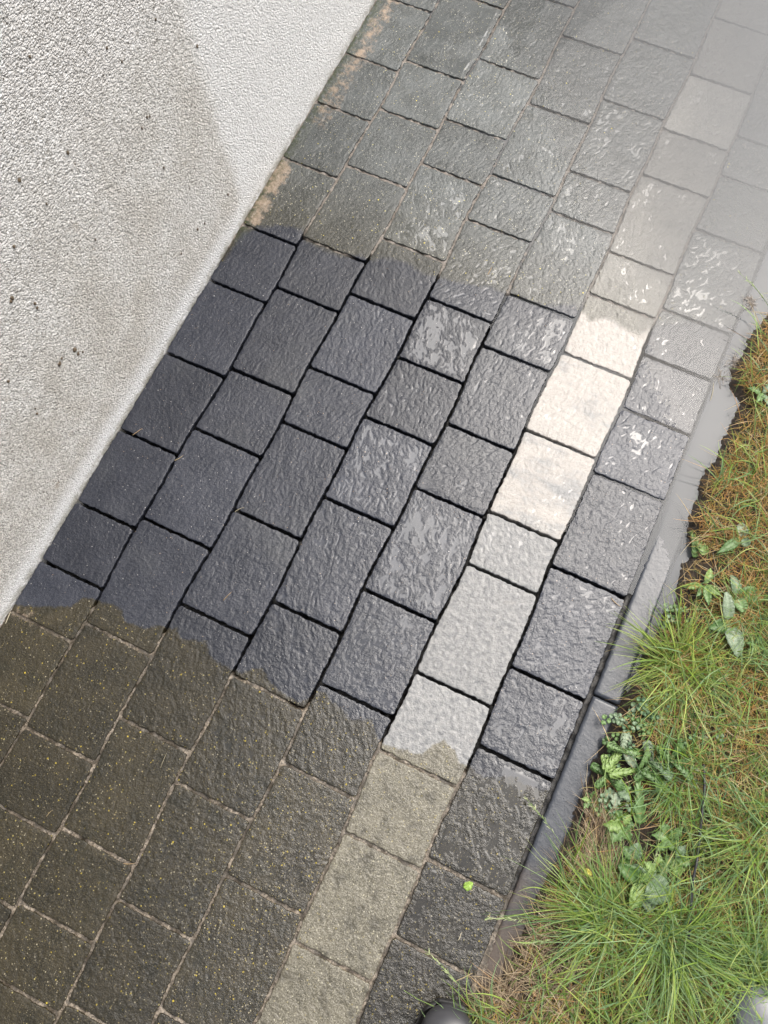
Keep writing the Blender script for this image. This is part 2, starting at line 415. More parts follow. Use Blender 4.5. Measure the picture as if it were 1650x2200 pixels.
# ------------------------------------------------------------------ zones on the ground
CLEAN = GP([(-40, 1290), (17, 1300), (60, 1302), (100, 1303), (150, 1304), (180, 1284), (240, 1298), (262, 1310), (272, 1337), (300, 1347), (345, 1345),
            (378, 1350), (388, 1372), (440, 1378), (450, 1408), (480, 1430), (504, 1445), (537, 1440), (562, 1435), (582, 1468), (602, 1485), (647, 1512),
            (680, 1485), (700, 1490), (715, 1508), (752, 1545), (797, 1548), (822, 1600), (870, 1612), (907, 1622), (930, 1598), (952, 1590), (977, 1612), (990, 1640),
            (1010, 1650), (1040, 1672), (1100, 1670), (1162, 1700), (1230, 1690), (1400, 1560), (1900, 1300), (1900, 600), (1560, 700), (1490, 690), (1405, 700), (1375, 722),
            (1340, 705), (1312, 683), (1265, 688), (1235, 655), (1162, 655), (1097, 634), (1057, 618), (1012, 610), (977, 605), (932, 592), (902, 585), (880, 565), (827, 552),
            (800, 560), (775, 547), (740, 552), (690, 535), (657, 517), (647, 492), (600, 482), (555, 488), (520, 500), (480, 560), (400, 560)])
KW = 0.030
def z_water(u, v):
    return KW * ((u - 1.12) * 0.75 + (v - 0.86) * 0.67)

def clean_sd(x, y): return poly_sd(CLEAN, x, y)

SANDL = GP([(545, 470), (575, 400), (610, 350), (640, 330)])
def sand_amt(x, y):
    s = np.zeros_like(x)
    for (px, py, r) in [(548, 468, .018), (560, 435, .022), (578, 400, .022), (600, 362, .024), (590, 385, .024)]:
        q = G(px, py)
        s = np.maximum(s, np.exp(-((x - q[0]) ** 2 + (y - q[1]) ** 2) / (2 * r * r)) * 1.0)
    s = np.maximum(s, 0.62 * np.exp(-((x - 0.05) / 0.035) ** 2) * sstep(1.16, 1.3, y))
    s = np.maximum(s, 0.5 * np.exp(-((x - 0.04) / 0.05) ** 2 - ((y + 0.05) / 0.03) ** 2))
    return s

# ------------------------------------------------------------------ the pavers
W = 0.16
ROWS = {
    0: [2.03, 1.86, 1.677, 1.478, 1.317, 1.14, 0.939, 0.778, 0.579, 0.379, 0.201, 0.062, -0.055, -0.218, -0.40, -0.56, -0.78],
    1: [2.10, 1.90, 1.758, 1.516, 1.36, 1.182, 0.963, 0.824, 0.604, 0.448, 0.228, -0.011, -0.234, -0.377, -0.516, -0.70, -0.86],
    2: [2.21, 2.03, 1.831, 1.592, 1.396, 1.257, 1.036, 0.877, 0.678, 0.539, 0.323, 0.104, -0.14, -0.359, -0.502, -0.625, -0.80, -0.96],
    3: [2.18, 1.94, 1.74, 1.518, 1.296, 1.161, 0.939, 0.779, 0.623, 0.425, 0.186, 0.024, -0.197, -0.42, -0.603, -0.76, -0.92],
    4: [2.20, 2.0, 1.80, 1.599, 1.378, 1.259, 1.021, 0.88, 0.68, 0.522, 0.285, 0.083, -0.08, -0.299, -0.541, -0.70, -0.92],
    5: [2.28, 2.10, 1.94, 1.753, 1.576, 1.436, 1.212, 1.094, 0.936, 0.736, 0.539, 0.42, 0.181, 0.019, -0.14, -0.343, -0.50, -0.74],
    6: [2.22, 2.04, 1.84, 1.625, 1.507, 1.346, 1.124, 1.003, 0.866, 0.706, 0.486, 0.267, 0.106, -0.117, -0.258, -0.46, -0.62, -0.80],
}
# small sideways drift of each long joint, read off the photograph
def wob(k, v):
    return 0.0022 * np.sin(v * 9 + k * 2.1) + 0.0016 * np.sin(v * 23 + k) if 0 < k < 7 else 0 * v

def relief(x, y, seed, ang):
    c, s = math.cos(ang), math.sin(ang)
    a = (x * c + y * s); b = (-x * s + y * c)
    wx = noise(a * 40, b * 30, seed) * 0.006; wy = noise(a * 40, b * 30, seed + 5) * 0.006
    a = a + wx; b = b + wy
    r1 = 1 - np.abs(noise(a * 120, b * 58, seed + 1)) * 2.4          # scaly ridges
    r2 = noise(a * 66, b * 34, seed + 2)
    r3 = noise(a * 210, b * 110, seed + 3)
    r4 = noise(a * 22, b * 18, seed + 4)
    pit = np.clip(noise(a * 150, b * 70, seed + 6) - 0.30, 0, 1)
    step = np.tanh(noise(a * 90, b * 45, seed + 7) * 6)
    return 0.36 * r1 + 0.46 * r2 + 0.22 * r3 + 0.22 * r4 - 1.2 * pit + 0.18 * step           # about mm

def paver(k, v1, v0, seed, gap=0.0056, tone=1.0, rough_amp=1.0, level=-9.0, pale=0.0, grey=0.0, res=0.0025):
    um = lambda v: 0.0
    x0 = k * W + gap / 2 + (0.012 if k == 0 else 0); x1 = (k + 1) * W - gap / 2
    if k == 6: x1 = 7 * W - 0.004
    y0 = v0 + gap / 2 + 0.0004; y1 = v1 - gap / 2 - 0.0004
    cx, cy = (x0 + x1) / 2, (y0 + y1) / 2; a, b = (x1 - x0) / 2, (y1 - y0) / 2
    def axis(h):
        n = int(2 * h / res); inner = np.linspace(-(h - 0.004), h - 0.004, n)
        e = np.array([0, .0004, .0009, .0018]); return np.concatenate([-h + e, inner, (h - e)[::-1]])
    ax, ay = axis(a), axis(b); X, Y = np.meshgrid(ax, ay, indexing='ij')
    r = 0.0055
    d = np.minimum(a - np.abs(X), b - np.abs(Y))
    qx = (np.abs(X) - (a - r)) / r; qy = (np.abs(Y) - (b - r)) / r
    m = (qx > 0) & (qy > 0)
    qm = np.maximum(qx, qy); ql = np.sqrt(qx ** 2 + qy ** 2) + 1e-9; f = np.where(m, qm / ql, 1)
    X2 = np.where(m, np.sign(X) * ((a - r) + r * qx * f), X); Y2 = np.where(m, np.sign(Y) * ((b - r) + r * qy * f), Y)
    gx = cx + X2; gy = cy + Y2
    # ragged, tumbled edges
    wE = np.exp(-d / 0.004)
    e = (noise(gx * 60, gy * 60, seed + 11) * 0.0016 + noise(gx * 170, gy * 170, seed + 12) * 0.0012) * wE
    nx = np.where(a - np.abs(X) <= b - np.abs(Y), np.sign(X), 0); ny = np.where(a - np.abs(X) > b - np.abs(Y), np.sign(Y), 0)
    gx = gx + nx * e + wob(k, gy) * sstep(a, -a, X) + wob(k + 1, gy) * sstep(-a, a, X); gy = gy + ny * e
    ang = random.uniform(-0.6, 0.6)
    h = relief(gx, gy, seed, ang) * rough_amp
    hp = 0.0004 * np.clip(1 - d / 0.006, 0, 1)
    lv = level + 0.6 * fbm(gx * 9, gy * 9, 2, seed + 20) * (1 if level > -5 else 0)
    lv = lv - 1.5 * np.clip(1 - d / 0.012, 0, 1)
    film = lv - h
    kk = 0.12
    hz = np.where(film > kk, lv, np.where(film < -kk, h, h + (film + kk) ** 2 / (4 * kk)))
    bv = 0.0014; db = np.clip(d, 0, bv)
    z = hz * 0.001 - 0.0004 - hp - (bv - np.sqrt(np.maximum(bv ** 2 - (bv - db) ** 2, 0))) * 0.9
    n_x, n_y = X.shape
    tilt = (random.uniform(-1, 1) * 0.004, random.uniform(-1, 1) * 0.004); dz = random.uniform(-0.0006, 0.0006)
    z = z + tilt[0] * X + tilt[1] * Y + dz
    V = [np.stack([gx.ravel(), gy.ravel(), z.ravel()], -1)]
    idx = np.arange(n_x * n_y).reshape(n_x, n_y)
    ring = np.concatenate([idx[:, 0], idx[-1, 1:], idx[-2::-1, -1], idx[0, -2:0:-1]])
    F = [grid_faces(n_x, n_y)]
    base = V[0][ring]; prev = ring; off = n_x * n_y
    cxy = np.array([cx, cy])
    for zz, ins in ((-0.007, 0.0), (-0.016, 0.0004), (-0.06, 0.001)):
        nb = base.copy(); dirv = cxy - nb[:, :2]; dirv = np.sign(dirv) * (np.abs(dirv) > 0.03)
        jag = noise(nb[:, 0] * 300, nb[:, 1] * 300, seed + 40 + int(zz * -1000)) * 0.0008
        nb[:, :2] += dirv * (ins + jag[:, None] * (0 if zz == -0.06 else 1)); nb[:, 2] = zz
        V.append(nb); cur = np.arange(off, off + len(ring)); off += len(ring)
        F.append(np.stack([prev, cur, np.roll(cur, -1), np.roll(prev, -1)], -1)); prev = cur
    V = np.concatenate(V); F = np.concatenate(F)
    def ext(aa, fill=None):
        aa = aa.ravel(); rr = aa[ring] if fill is None else np.full(len(ring), fill)
        return np.concatenate([aa, rr, rr, rr])
    sdv = clean_sd(V[:, 0], V[:, 1])
    sa = sand_amt(V[:, 0], V[:, 1]) if k <= 1 else np.zeros(len(V))
    gn = np.zeros(len(V))
    if k == 0:
        gn = np.exp(-((V[:, 0] - 0.012) / 0.022) ** 2) * sstep(0.86, 0.95, V[:, 1]) * 0.8
    ones = np.ones(len(V))
    attrs = dict(clean=sdv, film=ext(film, -5.0), pale=ones * pale, greyness=ones * grey, tone=ones * tone, sand=sa, green=gn)
    return V, F, attrs

ORD = ['first', 'second', 'third', 'fourth', 'fifth', 'sixth', 'seventh', 'eighth', 'ninth', 'tenth', 'eleventh', 'twelfth', 'thirteenth', 'fourteenth', 'fifteenth', 'sixteenth', 'seventeenth']
ROWN = {0: 'row touching the wall', 1: 'second row from the wall', 2: 'third row from the wall', 3: 'fourth row from the wall',
        4: 'row left of the pale row', 5: 'pale row', 6: 'row beside the edging'}
GRPN = {0: 'charcoal pavers laid in staggered rows', 5: 'pale pavers laid in one row'}
FILMS = {(2, 0): 0}
def film_level(k, v):
    # (px,py,level) spots in the photograph where a water film stands in the hollows
    spots = [(960, 735, 0.05), (815, 1010, -0.1), (910, 1190, -0.05), (810, 1400, -0.15), (960, 80, 0.15), (1045, 1760, 0.1), (720, 1220, -0.4),
             (960, 450, -0.1), (1000, 1950, -0.1), (1140, 1560, -0.2), (600, 1250, -0.6), (640, 1750, -0.5), (300, 1700, -1.0), (1170, 1000, -0.5)]
    return spots

STRUCT = []
LV = []
def in_frame(k, v1, v0):
    for u in np.linspace(k * W + 0.01, (k + 1) * W - 0.01, 5):
        for v in np.linspace(v0 + 0.01, v1 - 0.01, 7):
            x, y = proj((u, v, 0))
            if -2 < x < 1652 and -2 < y < 2202: return True
    return False

SPOTS = [(G(a, b)[:2], c) for a, b, c in film_level(0, 0)]
seed = 100
for k, js in ROWS.items():
    vis = 0
    for i in range(len(js) - 1):
        v1, v0 = js[i], js[i + 1]; seed += 1
        c = np.array([(k + .5) * W, (v0 + v1) / 2]); ln = v1 - v0
        level = -9
        for q, l in SPOTS:
            if k * W < q[0] < (k + 1) * W and v0 < q[1] < v1: level = l
        if level < -5: level = random.uniform(-1.5, -1.0) if c[0] < 0.3 else random.uniform(-0.70, -0.38)
        pale = 1.0 if k == 5 else 0.0
        grey = 0.0; tone = random.uniform(0.78, 1.22); amp = 1.0
        if k == 0: amp = 0.45 if v1 < 1.0 else 0.8
        if k == 1: amp = 0.55
        if k == 2: amp = 0.8
        if k == 5:
            amp = 0.75; tone = 1.0
            cm = c[1]
            if cm > 0.95: grey = 0.3
            elif cm > 0.75: grey = 0.34
            elif cm > 0.56: grey = 0.46
            elif cm > 0.43: grey = 0.80; tone = 0.88
            elif cm > 0.2: grey = 0.88; tone = 0.86
            elif cm > 0.03: grey = 0.85; tone = 0.98
            if 1.58 < cm < 1.75: tone = 1.7
        if k == 6 and v1 < 0.12: tone = 0.6
        shown = in_frame(k, v1, v0)
        V, F, A = paver(k, v1, v0, seed, tone=tone, rough_amp=amp, level=level, pale=pale, grey=grey, res=0.0018 if shown else 0.006)
        if not shown:
            STRUCT.append((V, F, A)); continue
        ctr = np.array([c[0], c[1], 0]); V = V - ctr
        o = mesh_obj('paver', V, F, [M_PAVER], attrs=A, loc=ctr)
        inside = (clean_sd(np.linspace(k * W + .01, (k + 1) * W - .01, 9)[:, None] + np.zeros((1, 9)), np.linspace(v0 + .01, v1 - .01, 9)[None, :] + np.zeros((9, 1))) > 0).mean()
        kindw = 'pale' if k == 5 else 'charcoal'
        sz = 'short' if ln < 0.150 else ('long' if ln > 0.21 else 'squarish')
        zw = z_water(c[0], c[1])
        if k >= 3 and zw > 0.004: st = f'muddy-water-covered {sz} {kindw} paver'
        elif inside > 0.93: st = f'clean wet {sz} {kindw} paver'
        elif inside > 0.06: st = f'half-cleaned {sz} {kindw} paver'
        elif c[1] > 0.8: st = f'wet grey-green {sz} {kindw} paver'
        else: st = f'mossy uncleaned {sz} {kindw} paver'
        if k == 5 and inside > 0.5:
            st = st.replace('pale', 'cream' if grey < 0.5 else 'light grey')
        tag(o, f'{st}, {ORD[vis]} from top in {ROWN[k]}', 'paver', GRPN[5 if k == 5 else 0])
        vis += 1
# the paving carries on outside the picture
off = 0; VV = []; FF = []; AA = {}
for V, F, A in STRUCT:
    VV.append(V); FF.append(F + off); off += len(V)
    for k_, a in A.items(): AA.setdefault(k_, []).append(a)
if VV:
    tag(mesh_obj('pavement', np.concatenate(VV), np.concatenate(FF), [M_PAVER], attrs={k_: np.concatenate(a) for k_, a in AA.items()}), kind='structure')

# joint sand, full joints where nobody has washed, scoured deep where the washer went
gx = np.arange(0.0, 1.131, 0.0045); gy = np.arange(-0.95, 2.25, 0.0045)
X, Y = np.meshgrid(gx, gy, indexing='ij')
sdv = clean_sd(X, Y)
e = sdv + 0.03 * fbm(X * 25, Y * 25, 3, 9)
zz = -0.0046 + 0.0040 * noise(X * 75, Y * 75, 2) + 0.0012 * noise(X * 220, Y * 220, 3) - 0.036 * np.maximum(sstep(-0.012, 0.012, e), sstep(1.112, 1.116, X) * sstep(-0.25, 0.05, Y))
top = sstep(0.8, 1.2, Y) * sstep(.3, .6, X)
zz = zz - 0.0016 * top
zz = zz + 0.016 * sstep(0.12, 0.45, fbm(X * 16, Y * 16, 3, 77)) * (sdv > 0)
zz = np.minimum(zz, -0.0022)
chn = (X > 1.113) & (Y > -.3)
zz = np.where(chn, np.maximum(zz, -0.015 + 0.003 * noise(X * 60, Y * 60, 5) + 0.010 * sstep(-.02, -.22, Y)), zz)
V = np.stack([X.ravel(), Y.ravel(), zz.ravel()], -1)
tag(mesh_obj('joint_sand', V, grid_faces(*X.shape), [M_SAND], attrs=dict(clean=np.maximum(sdv, np.where((X > 1.113) & (Y > -.1), .05, -1)).ravel())), kind='stuff', label='tan sand and silt in the joints between the pavers')

# ------------------------------------------------------------------ edging stones
def edging(v0, v1, label, sd):
    x0, x1 = 1.1246, 1.177
    n = int((v1 - v0) / 0.006); ys = np.linspace(v0, v1, n)
    prof = np.array([(x0, -0.07), (x0, -0.020), (x0 + .0003, -0.0075), (x0 + 0.0012, -0.0058), (x0 + 0.004, -0.0045)] + [(x, -0.0042) for x in np.linspace(x0 + 0.007, x1 - 0.007, 8)] + [(x1 - 0.004, -0.0046), (x1 - 0.0012, -0.0062), (x1, -0.009), (x1, -0.022), (x1, -0.07)])
    P = np.repeat(prof[:, None, :], n, 1)
    XX = P[..., 0]; ZZ = P[..., 1].copy(); YY = np.repeat(ys[None], len(prof), 0)
    ee = noise(XX * 0 + (XX > 1.15) * 7.0, YY * 70, sd) * 0.0011 + noise(YY * 160, XX * 40, sd + 1) * 0.0006
    XX = XX + ee * np.where(np.abs(XX - (x0 + x1) / 2) > 0.019, 1, 0) + 0.0022 * np.sin(YY * 4.0)
    ZZ = ZZ + (noise(XX * 120, YY * 120, sd + 2) * 0.0003) * (ZZ > -0.01)
    c = np.array([(x0 + x1) / 2, (v0 + v1) / 2, 0])
    V = np.stack([XX.ravel(), YY.ravel(), ZZ.ravel()], -1) - c
    F = grid_faces(len(prof), n)[:, ::-1]
    idx = np.arange(len(prof) * n).reshape(len(prof), n)
    FL = F.tolist() + [idx[:, 0].tolist(), idx[::-1, -1].tolist()]
    o = mesh_obj('edging_stone', V, FL, [M_EDGE], loc=c, smooth=True)
    tag(o, label, 'edging stone', 'narrow concrete edging stones along the lawn')
edging(0.2885, 1.30, 'long bluish concrete edging stone running under the muddy puddle', 1)
edging(-0.72, 0.2835, 'dirtier edging stone at the bottom, overgrown by grass beside the boot', 2)
edging(1.305, 2.25, 'edging stone sunk under the far end of the puddle', 3)

# ------------------------------------------------------------------ soil
SHORE = GP([(1760, 420), (1740, 560), (1690, 640), (1640, 690), (1612, 715), (1598, 760), (1572, 800), (1566, 825), (1590, 870), (1578, 900), (1550, 945), (1543, 985), (1500, 1040), (1498, 1075), (1478, 1110),
            (1476, 1150), (1487, 1190), (1462, 1225), (1452, 1280), (1420, 1340), (1395, 1400), (1375, 1440), (1350, 1500), (1318, 1550), (1285, 1610), (1255, 1690),
            (1232, 1760), (1215, 1810), (1175, 1880), (1150, 1940), (1120, 2010), (1085, 2080), (1040, 2125), (990, 2150), (900, 2260), (820, 2420)])
LAND = np.concatenate([SHORE, [[1.3, -2.5], [6, -2.5], [6, 4], [1.6, 4], [1.3, 2.5]]])
gx = np.concatenate([np.arange(1.03, 1.62, 0.005), np.arange(1.62, 2.6, 0.03)]); gy = np.concatenate([np.arange(-0.98, 1.7, 0.005), np.arange(1.7, 2.6, 0.03)])
def soil_h(X, Y):
    d = poly_sd(LAND, X, Y) + 0.012 * fbm(X * 22, Y * 22, 3, 31) + 0.005 * noise(X * 120, Y * 120, 32)
    base = np.maximum(z_water(1.17, Y), -0.0075)
    rise = np.where(d > 0, 0.0015 + 0.016 * (1 - np.exp(-d / 0.012)) + 0.05 * np.clip(d, 0, .5), 0.9 * d)
    rise = np.clip(rise, -0.045, 0.06)
    low = sstep(0.25, 0.12, Y)   # near the boot the soil creeps over the edging as a thin smear
    n = 0.0045 * fbm(X * 60, Y * 60, 4, 33) + 0.003 * noise(X * 14, Y * 14, 34)
    return base + rise + n * np.where(d > -0.01, 1, 0.3)
X, Y = np.meshgrid(gx, gy, indexing='ij')
Z = soil_h(X, Y)
V = np.stack([X.ravel(), Y.ravel(), Z.ravel()], -1)
tag(mesh_obj('soil', V, grid_faces(*X.shape), [M_SOIL]), kind='structure')
# wider ground beyond
gz = -0.075
tag(mesh_obj('ground', [(-6, -8, gz), (10, -8, gz), (10, 10, gz), (-6, 10, gz)], [[0, 1, 2, 3]], [M_SOIL]), kind='structure')

# ------------------------------------------------------------------ puddle
gx = np.arange(0.02, 1.9, 0.006); gy = np.arange(-0.1, 2.25, 0.006)
X, Y = np.meshgrid(gx, gy, indexing='ij')
Z = z_water(X, Y)
wisp = fbm(X * 9, Y * 9, 4, 51)
dep = Z * 1000 + wisp * 2.2
over = (1 - np.exp(-np.maximum(dep - 0.2, 0) / 11.5)) * 0.98
# mud is thickest along the lawn and in the gully beside the edging
gul = sstep(1.112, 1.124, X) * sstep(-9.5, -6, Z * 1000 + 1.5 * (X > 1.17))
inj = 0.50 * sstep(-2.0, -3.5, Z * 1000) * sstep(-12, -5, Z * 1000)
depth_r = sstep(0.55, 1.15, X) * sstep(.7, 1.2, Y)
murk = np.maximum(over * (0.60 + 0.40 * depth_r), inj)
gul = gul * (1 - 0.35 * sstep(1.3, 1.8, Y))
murk = np.maximum(murk, gul * (0.80 - 0.30 * sstep(0.80, 0.55, Y) * (1 - sstep(1.174, 1.182, X))))
V = np.stack([X.ravel(), Y.ravel(), Z.ravel()], -1)
WF = grid_faces(*X.shape); cz = V[WF].mean(1); keep = (cz[:, 2] > -0.0095) & ((cz[:, 0] > 1.17) | (cz[:, 1] > 0.50))
use = np.unique(WF[keep]); remap = np.full(len(V), -1); remap[use] = np.arange(len(use)); WF = remap[WF[keep]]; V = V[use]
tag(mesh_obj('puddle_water', V, WF, [M_WATER], attrs=dict(murk=murk.ravel()[use])), kind='structure')

# ------------------------------------------------------------------ wall
wall_y0, wall_y1 = -3.0, 5.0
ys = np.arange(-0.6, 2.2, 0.012); zs = np.arange(0.0, 1.2, 0.012)
ys = np.concatenate([[wall_y0, -1.5], ys, [3.2, wall_y1]]); zs = np.concatenate([[-0.08, -0.02], zs, [1.21, 1.25]])
Y, Z = np.meshgrid(ys, zs, indexing='ij')
Xw = 0.0118 + 0.0009 * fbm(Y * 9, Z * 9, 3, 60) + 0.0005 * noise(Y * 45, Z * 45, 61)
V = np.stack([Xw.ravel(), Y.ravel(), Z.ravel()], -1); F = grid_faces(*Y.shape)
nb = len(V)
back = np.array([(-0.3, wall_y0, -0.08), (-0.3, wall_y1, -0.08), (-0.3, wall_y1, 1.25), (-0.3, wall_y0, 1.25)])
idx = np.arange(nb).reshape(Y.shape)
FL = F.tolist()
FL += [[nb, nb + 3, nb + 2, nb + 1], idx[:, -1].tolist()[::-1] + [nb + 3, nb + 2][::1], idx[0, :].tolist() + [nb + 3, nb], idx[-1, ::-1].tolist() + [nb + 1, nb + 2], idx[:, 0].tolist() + [nb + 1, nb]]
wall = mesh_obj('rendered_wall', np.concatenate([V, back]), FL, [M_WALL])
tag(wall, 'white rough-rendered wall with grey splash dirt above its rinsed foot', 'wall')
# dried dirt flecks stuck to the render
def wallpt(px, py, x0=0.0125):
    d = RM @ np.array([(px - 825) / FPX, -(py - 1100) / FPX, -1.0]); t = (x0 - CAM[0]) / d[0]; return CAM + t * d
def blob(V0, r, sd, flat=1.0, n=8, m=6, squash=(1, 1, 1)):
    th = np.linspace(0, np.pi, m); ph = np.linspace(0, 2 * np.pi, n, endpoint=False)
    T, Pp = np.meshgrid(th, ph, indexing='ij')
    d = np.stack([np.sin(T) * np.cos(Pp), np.sin(T) * np.sin(Pp), np.cos(T)], -1)
    rr = r * (1 + 0.45 * noise(d[..., 0] * 2.3 + sd, d[..., 1] * 2.3 + d[..., 2] * 1.7, sd))
    P = d * rr[..., None] * np.array(squash) + V0
    idx = np.arange(m * n).reshape(m, n)
    a = idx[:-1]; b = idx[1:]
    F = np.stack([a, b, np.roll(b, -1, 1), np.roll(a, -1, 1)], -1).reshape(-1, 4)
    return P.reshape(-1, 3), F
BV = []; BF = []; off = 0
for j, (px, py, r) in enumerate([(160, 752, 5), (168, 760, 3.5), (128, 782, 4.2), (133, 770, 2.6), (178, 756, 2.5), (26, 640, 3.6), (24, 648, 3), (75, 652, 3.2), (80, 662, 2.6), (42, 388, 3.2), (316, 252, 2.6), (322, 250, 2),
                                 (146, 328, 3), (424, 100, 3), (335, 42, 2.2), (230, 103, 2.4), (64, 122, 2.4), (262, 133, 2.2), (490, 418, 3), (425, 493, 3.2), (440, 480, 2.4), (18, 820, 2.8), (76, 878, 1.8), (80, 889, 2.8), (30, 530, 2.6), (205, 515, 2), (100, 438, 2), (352, 360, 2.3), (305, 275, 2.2), (390, 545, 2)]):
    q = wallpt(px, py); p, f = blob(q, r * 0.00095, j, squash=(0.55, 1.0, 1.3))
    BV.append(p); BF.append(f + off); off += len(p)
o = mesh_obj('dirt_fleck', np.concatenate(BV), np.concatenate(BF), [M_MUDFLECK], parent=wall)
tag(o, kind='stuff')

# ------------------------------------------------------------------ grass
def ribbons(root, az, e0, e1, L, Wd, curl, nseg=5, colr=None, tipc=1.25, fold=0.0):
    """vectorised blades: roots (N,3), azimuth, start/end elevation, length, width, sideways curl"""
    N = len(az); pts = [root.copy()]; p = root.copy(); dirs = []
    for s in range(nseg):
        t = (s + .5) / nseg; el = e0 + (e1 - e0) * t; a = az + curl * t
        d = np.stack([np.cos(a) * np.cos(el), np.sin(a) * np.cos(el), np.sin(el)], -1)
        p = p + d * (L / nseg)[:, None]; pts.append(p.copy()); dirs.append(a)
    dirs.append(dirs[-1])
    V = np.zeros((N, nseg + 1, 2, 3)); roll = rng.uniform(-0.7, 0.7, N)
    for s in range(nseg + 1):
        t = s / nseg; wd = Wd * (1 - t ** 1.8) * (0.65 + 0.35 * min(1, t * 4)) + 0.00012
        a = dirs[s] if s < nseg else dirs[-1]
        side = np.stack([-np.sin(a) * np.cos(roll), np.cos(a) * np.cos(roll), np.sin(roll)], -1)
        V[:, s, 0] = pts[s] - side * wd[:, None] / 2; V[:, s, 1] = pts[s] + side * wd[:, None] / 2
    base = (np.arange(N) * (nseg + 1) * 2)[:, None]; s = np.arange(nseg)[None] * 2
    a = base + s
    F = np.stack([a, a + 1, a + 3, a + 2], -1).reshape(-1, 4)
    C = None
    if colr is not None:
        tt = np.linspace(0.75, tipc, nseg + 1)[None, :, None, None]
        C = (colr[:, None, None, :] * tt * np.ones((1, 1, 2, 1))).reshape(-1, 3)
    return V.reshape(-1, 3), F, C

def pal(N, cols, jit=0.18):
    cols = np.array(cols); i = rng.integers(0, len(cols), N); f = rng.uniform(0, 1, (N, 1)); j = rng.integers(0, len(cols), N)
    c = cols[i] * f + cols[j] * (1 - f)
    return c * (1 + rng.uniform(-jit, jit, (N, 1)))
GREEN = [(0.17, 0.26, 0.035), (0.10, 0.19, 0.03), (0.26, 0.34, 0.07), (0.13, 0.21, 0.05), (0.30, 0.35, 0.11)]
BLUEG = [(0.16, 0.26, 0.12), (0.22, 0.32, 0.15), (0.10, 0.19, 0.07)]
STRAW = [(0.40, 0.27, 0.08), (0.33, 0.19, 0.055), (0.46, 0.34, 0.14), (0.20, 0.12, 0.05), (0.36, 0.32, 0.12), (0.24, 0.25, 0.06)]
DRY = [(0.36, 0.28, 0.18), (0.26, 0.19, 0.12), (0.48, 0.39, 0.26), (0.12, 0.08, 0.05)]

def scatter(N, margin, x1=1.78, y0=-0.62, y1=1.55):
    out = np.zeros((0, 2))
    while len(out) < N:
        q = np.stack([rng.uniform(1.05, x1, N * 2), rng.uniform(y0, y1, N * 2)], -1)
        d = poly_sd(LAND, q[:, 0], q[:, 1]); q = q[d > margin]
        # keep what can be seen, plus a border
        dd = (RM.T @ (np.c_[q, np.zeros(len(q))] - CAM).T).T
        px = 825 + FPX * dd[:, 0] / -dd[:, 2]; py = 1100 - FPX * dd[:, 1] / -dd[:, 2]
        vis = (px < 1900) & (py > 300) & (py < 2450)
        q = q[vis]; out = np.concatenate([out, q])
    return out[:N]
def roots(q, lift=0.0):
    return np.c_[q, soil_h(q[:, 0], q[:, 1]) + lift]

LV_, LF_, LC_ = [], [], []; loff = 0
def add_l(t):
    global loff
    V, F, C = t; LV_.append(V); LF_.append(F + loff); LC_.append(C); loff += len(V)
# bare patches near the soil rim and weeds
BARE = [(G(1290, 1800)[:2], .06), (G(1380, 1790)[:2], .065), (G(1350, 1650)[:2], .06), (G(1320, 1590)[:2], .045), (G(1400, 1880)[:2], .05), (G(1490, 1220)[:2], .045), (G(1440, 1300)[:2], .045), (G(1200, 2050)[:2], .05), (G(1130, 2120)[:2], .05), (G(1250, 1900)[:2], .04), (G(1330, 1700)[:2], .035)]
def bare(q):
    b = np.zeros(len(q))
    for c, r in BARE: b = np.maximum(b, 1.25 * np.exp(-((q - c) ** 2).sum(1) / (r * r)))
    return b
def thin(q, thr):
    return q[rng.uniform(0, 1, len(q)) > bare(q) * thr]
# matted thatch, short curly fibres
q = thin(scatter(34000, 0.017), 0.9); n = len(q)
pn = fbm(q[:, 0] * 9, q[:, 1] * 9, 3, 71)
cc = pal(n, STRAW); gmix = (rng.uniform(-.5, .5, n) + pn * 1.6 - 0.26 - 0.16 * sstep(.3, .7, q[:, 1])) > 0
cc[~gmix] = cc[~gmix] * np.array([1.12, .95, .85]) ** sstep(.2, .6, q[~gmix, 1])[:, None]
cc[gmix] = pal(gmix.sum(), GREEN) * 0.8
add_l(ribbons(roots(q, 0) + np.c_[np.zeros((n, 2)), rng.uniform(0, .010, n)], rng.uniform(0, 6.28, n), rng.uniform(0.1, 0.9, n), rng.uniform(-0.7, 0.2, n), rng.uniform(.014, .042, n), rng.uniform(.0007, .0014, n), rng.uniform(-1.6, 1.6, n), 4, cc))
# overhanging fringe on the shore
q = scatter(14000, 0.002); d = poly_sd(LAND, q[:, 0], q[:, 1]); q = q[(d < 0.035) & (d > 0.010) & (q[:, 1] > 0.38)]; n = len(q)
add_l(ribbons(roots(q, 0.002), rng.uniform(2.0, 4.6, n), rng.uniform(0.2, 1.1, n), rng.uniform(-1.0, 0.1, n), rng.uniform(.012, .030, n), rng.uniform(.0006, .0013, n), rng.uniform(-1.5, 1.5, n), 4, pal(n, STRAW + [(0.12, 0.075, 0.04)])))
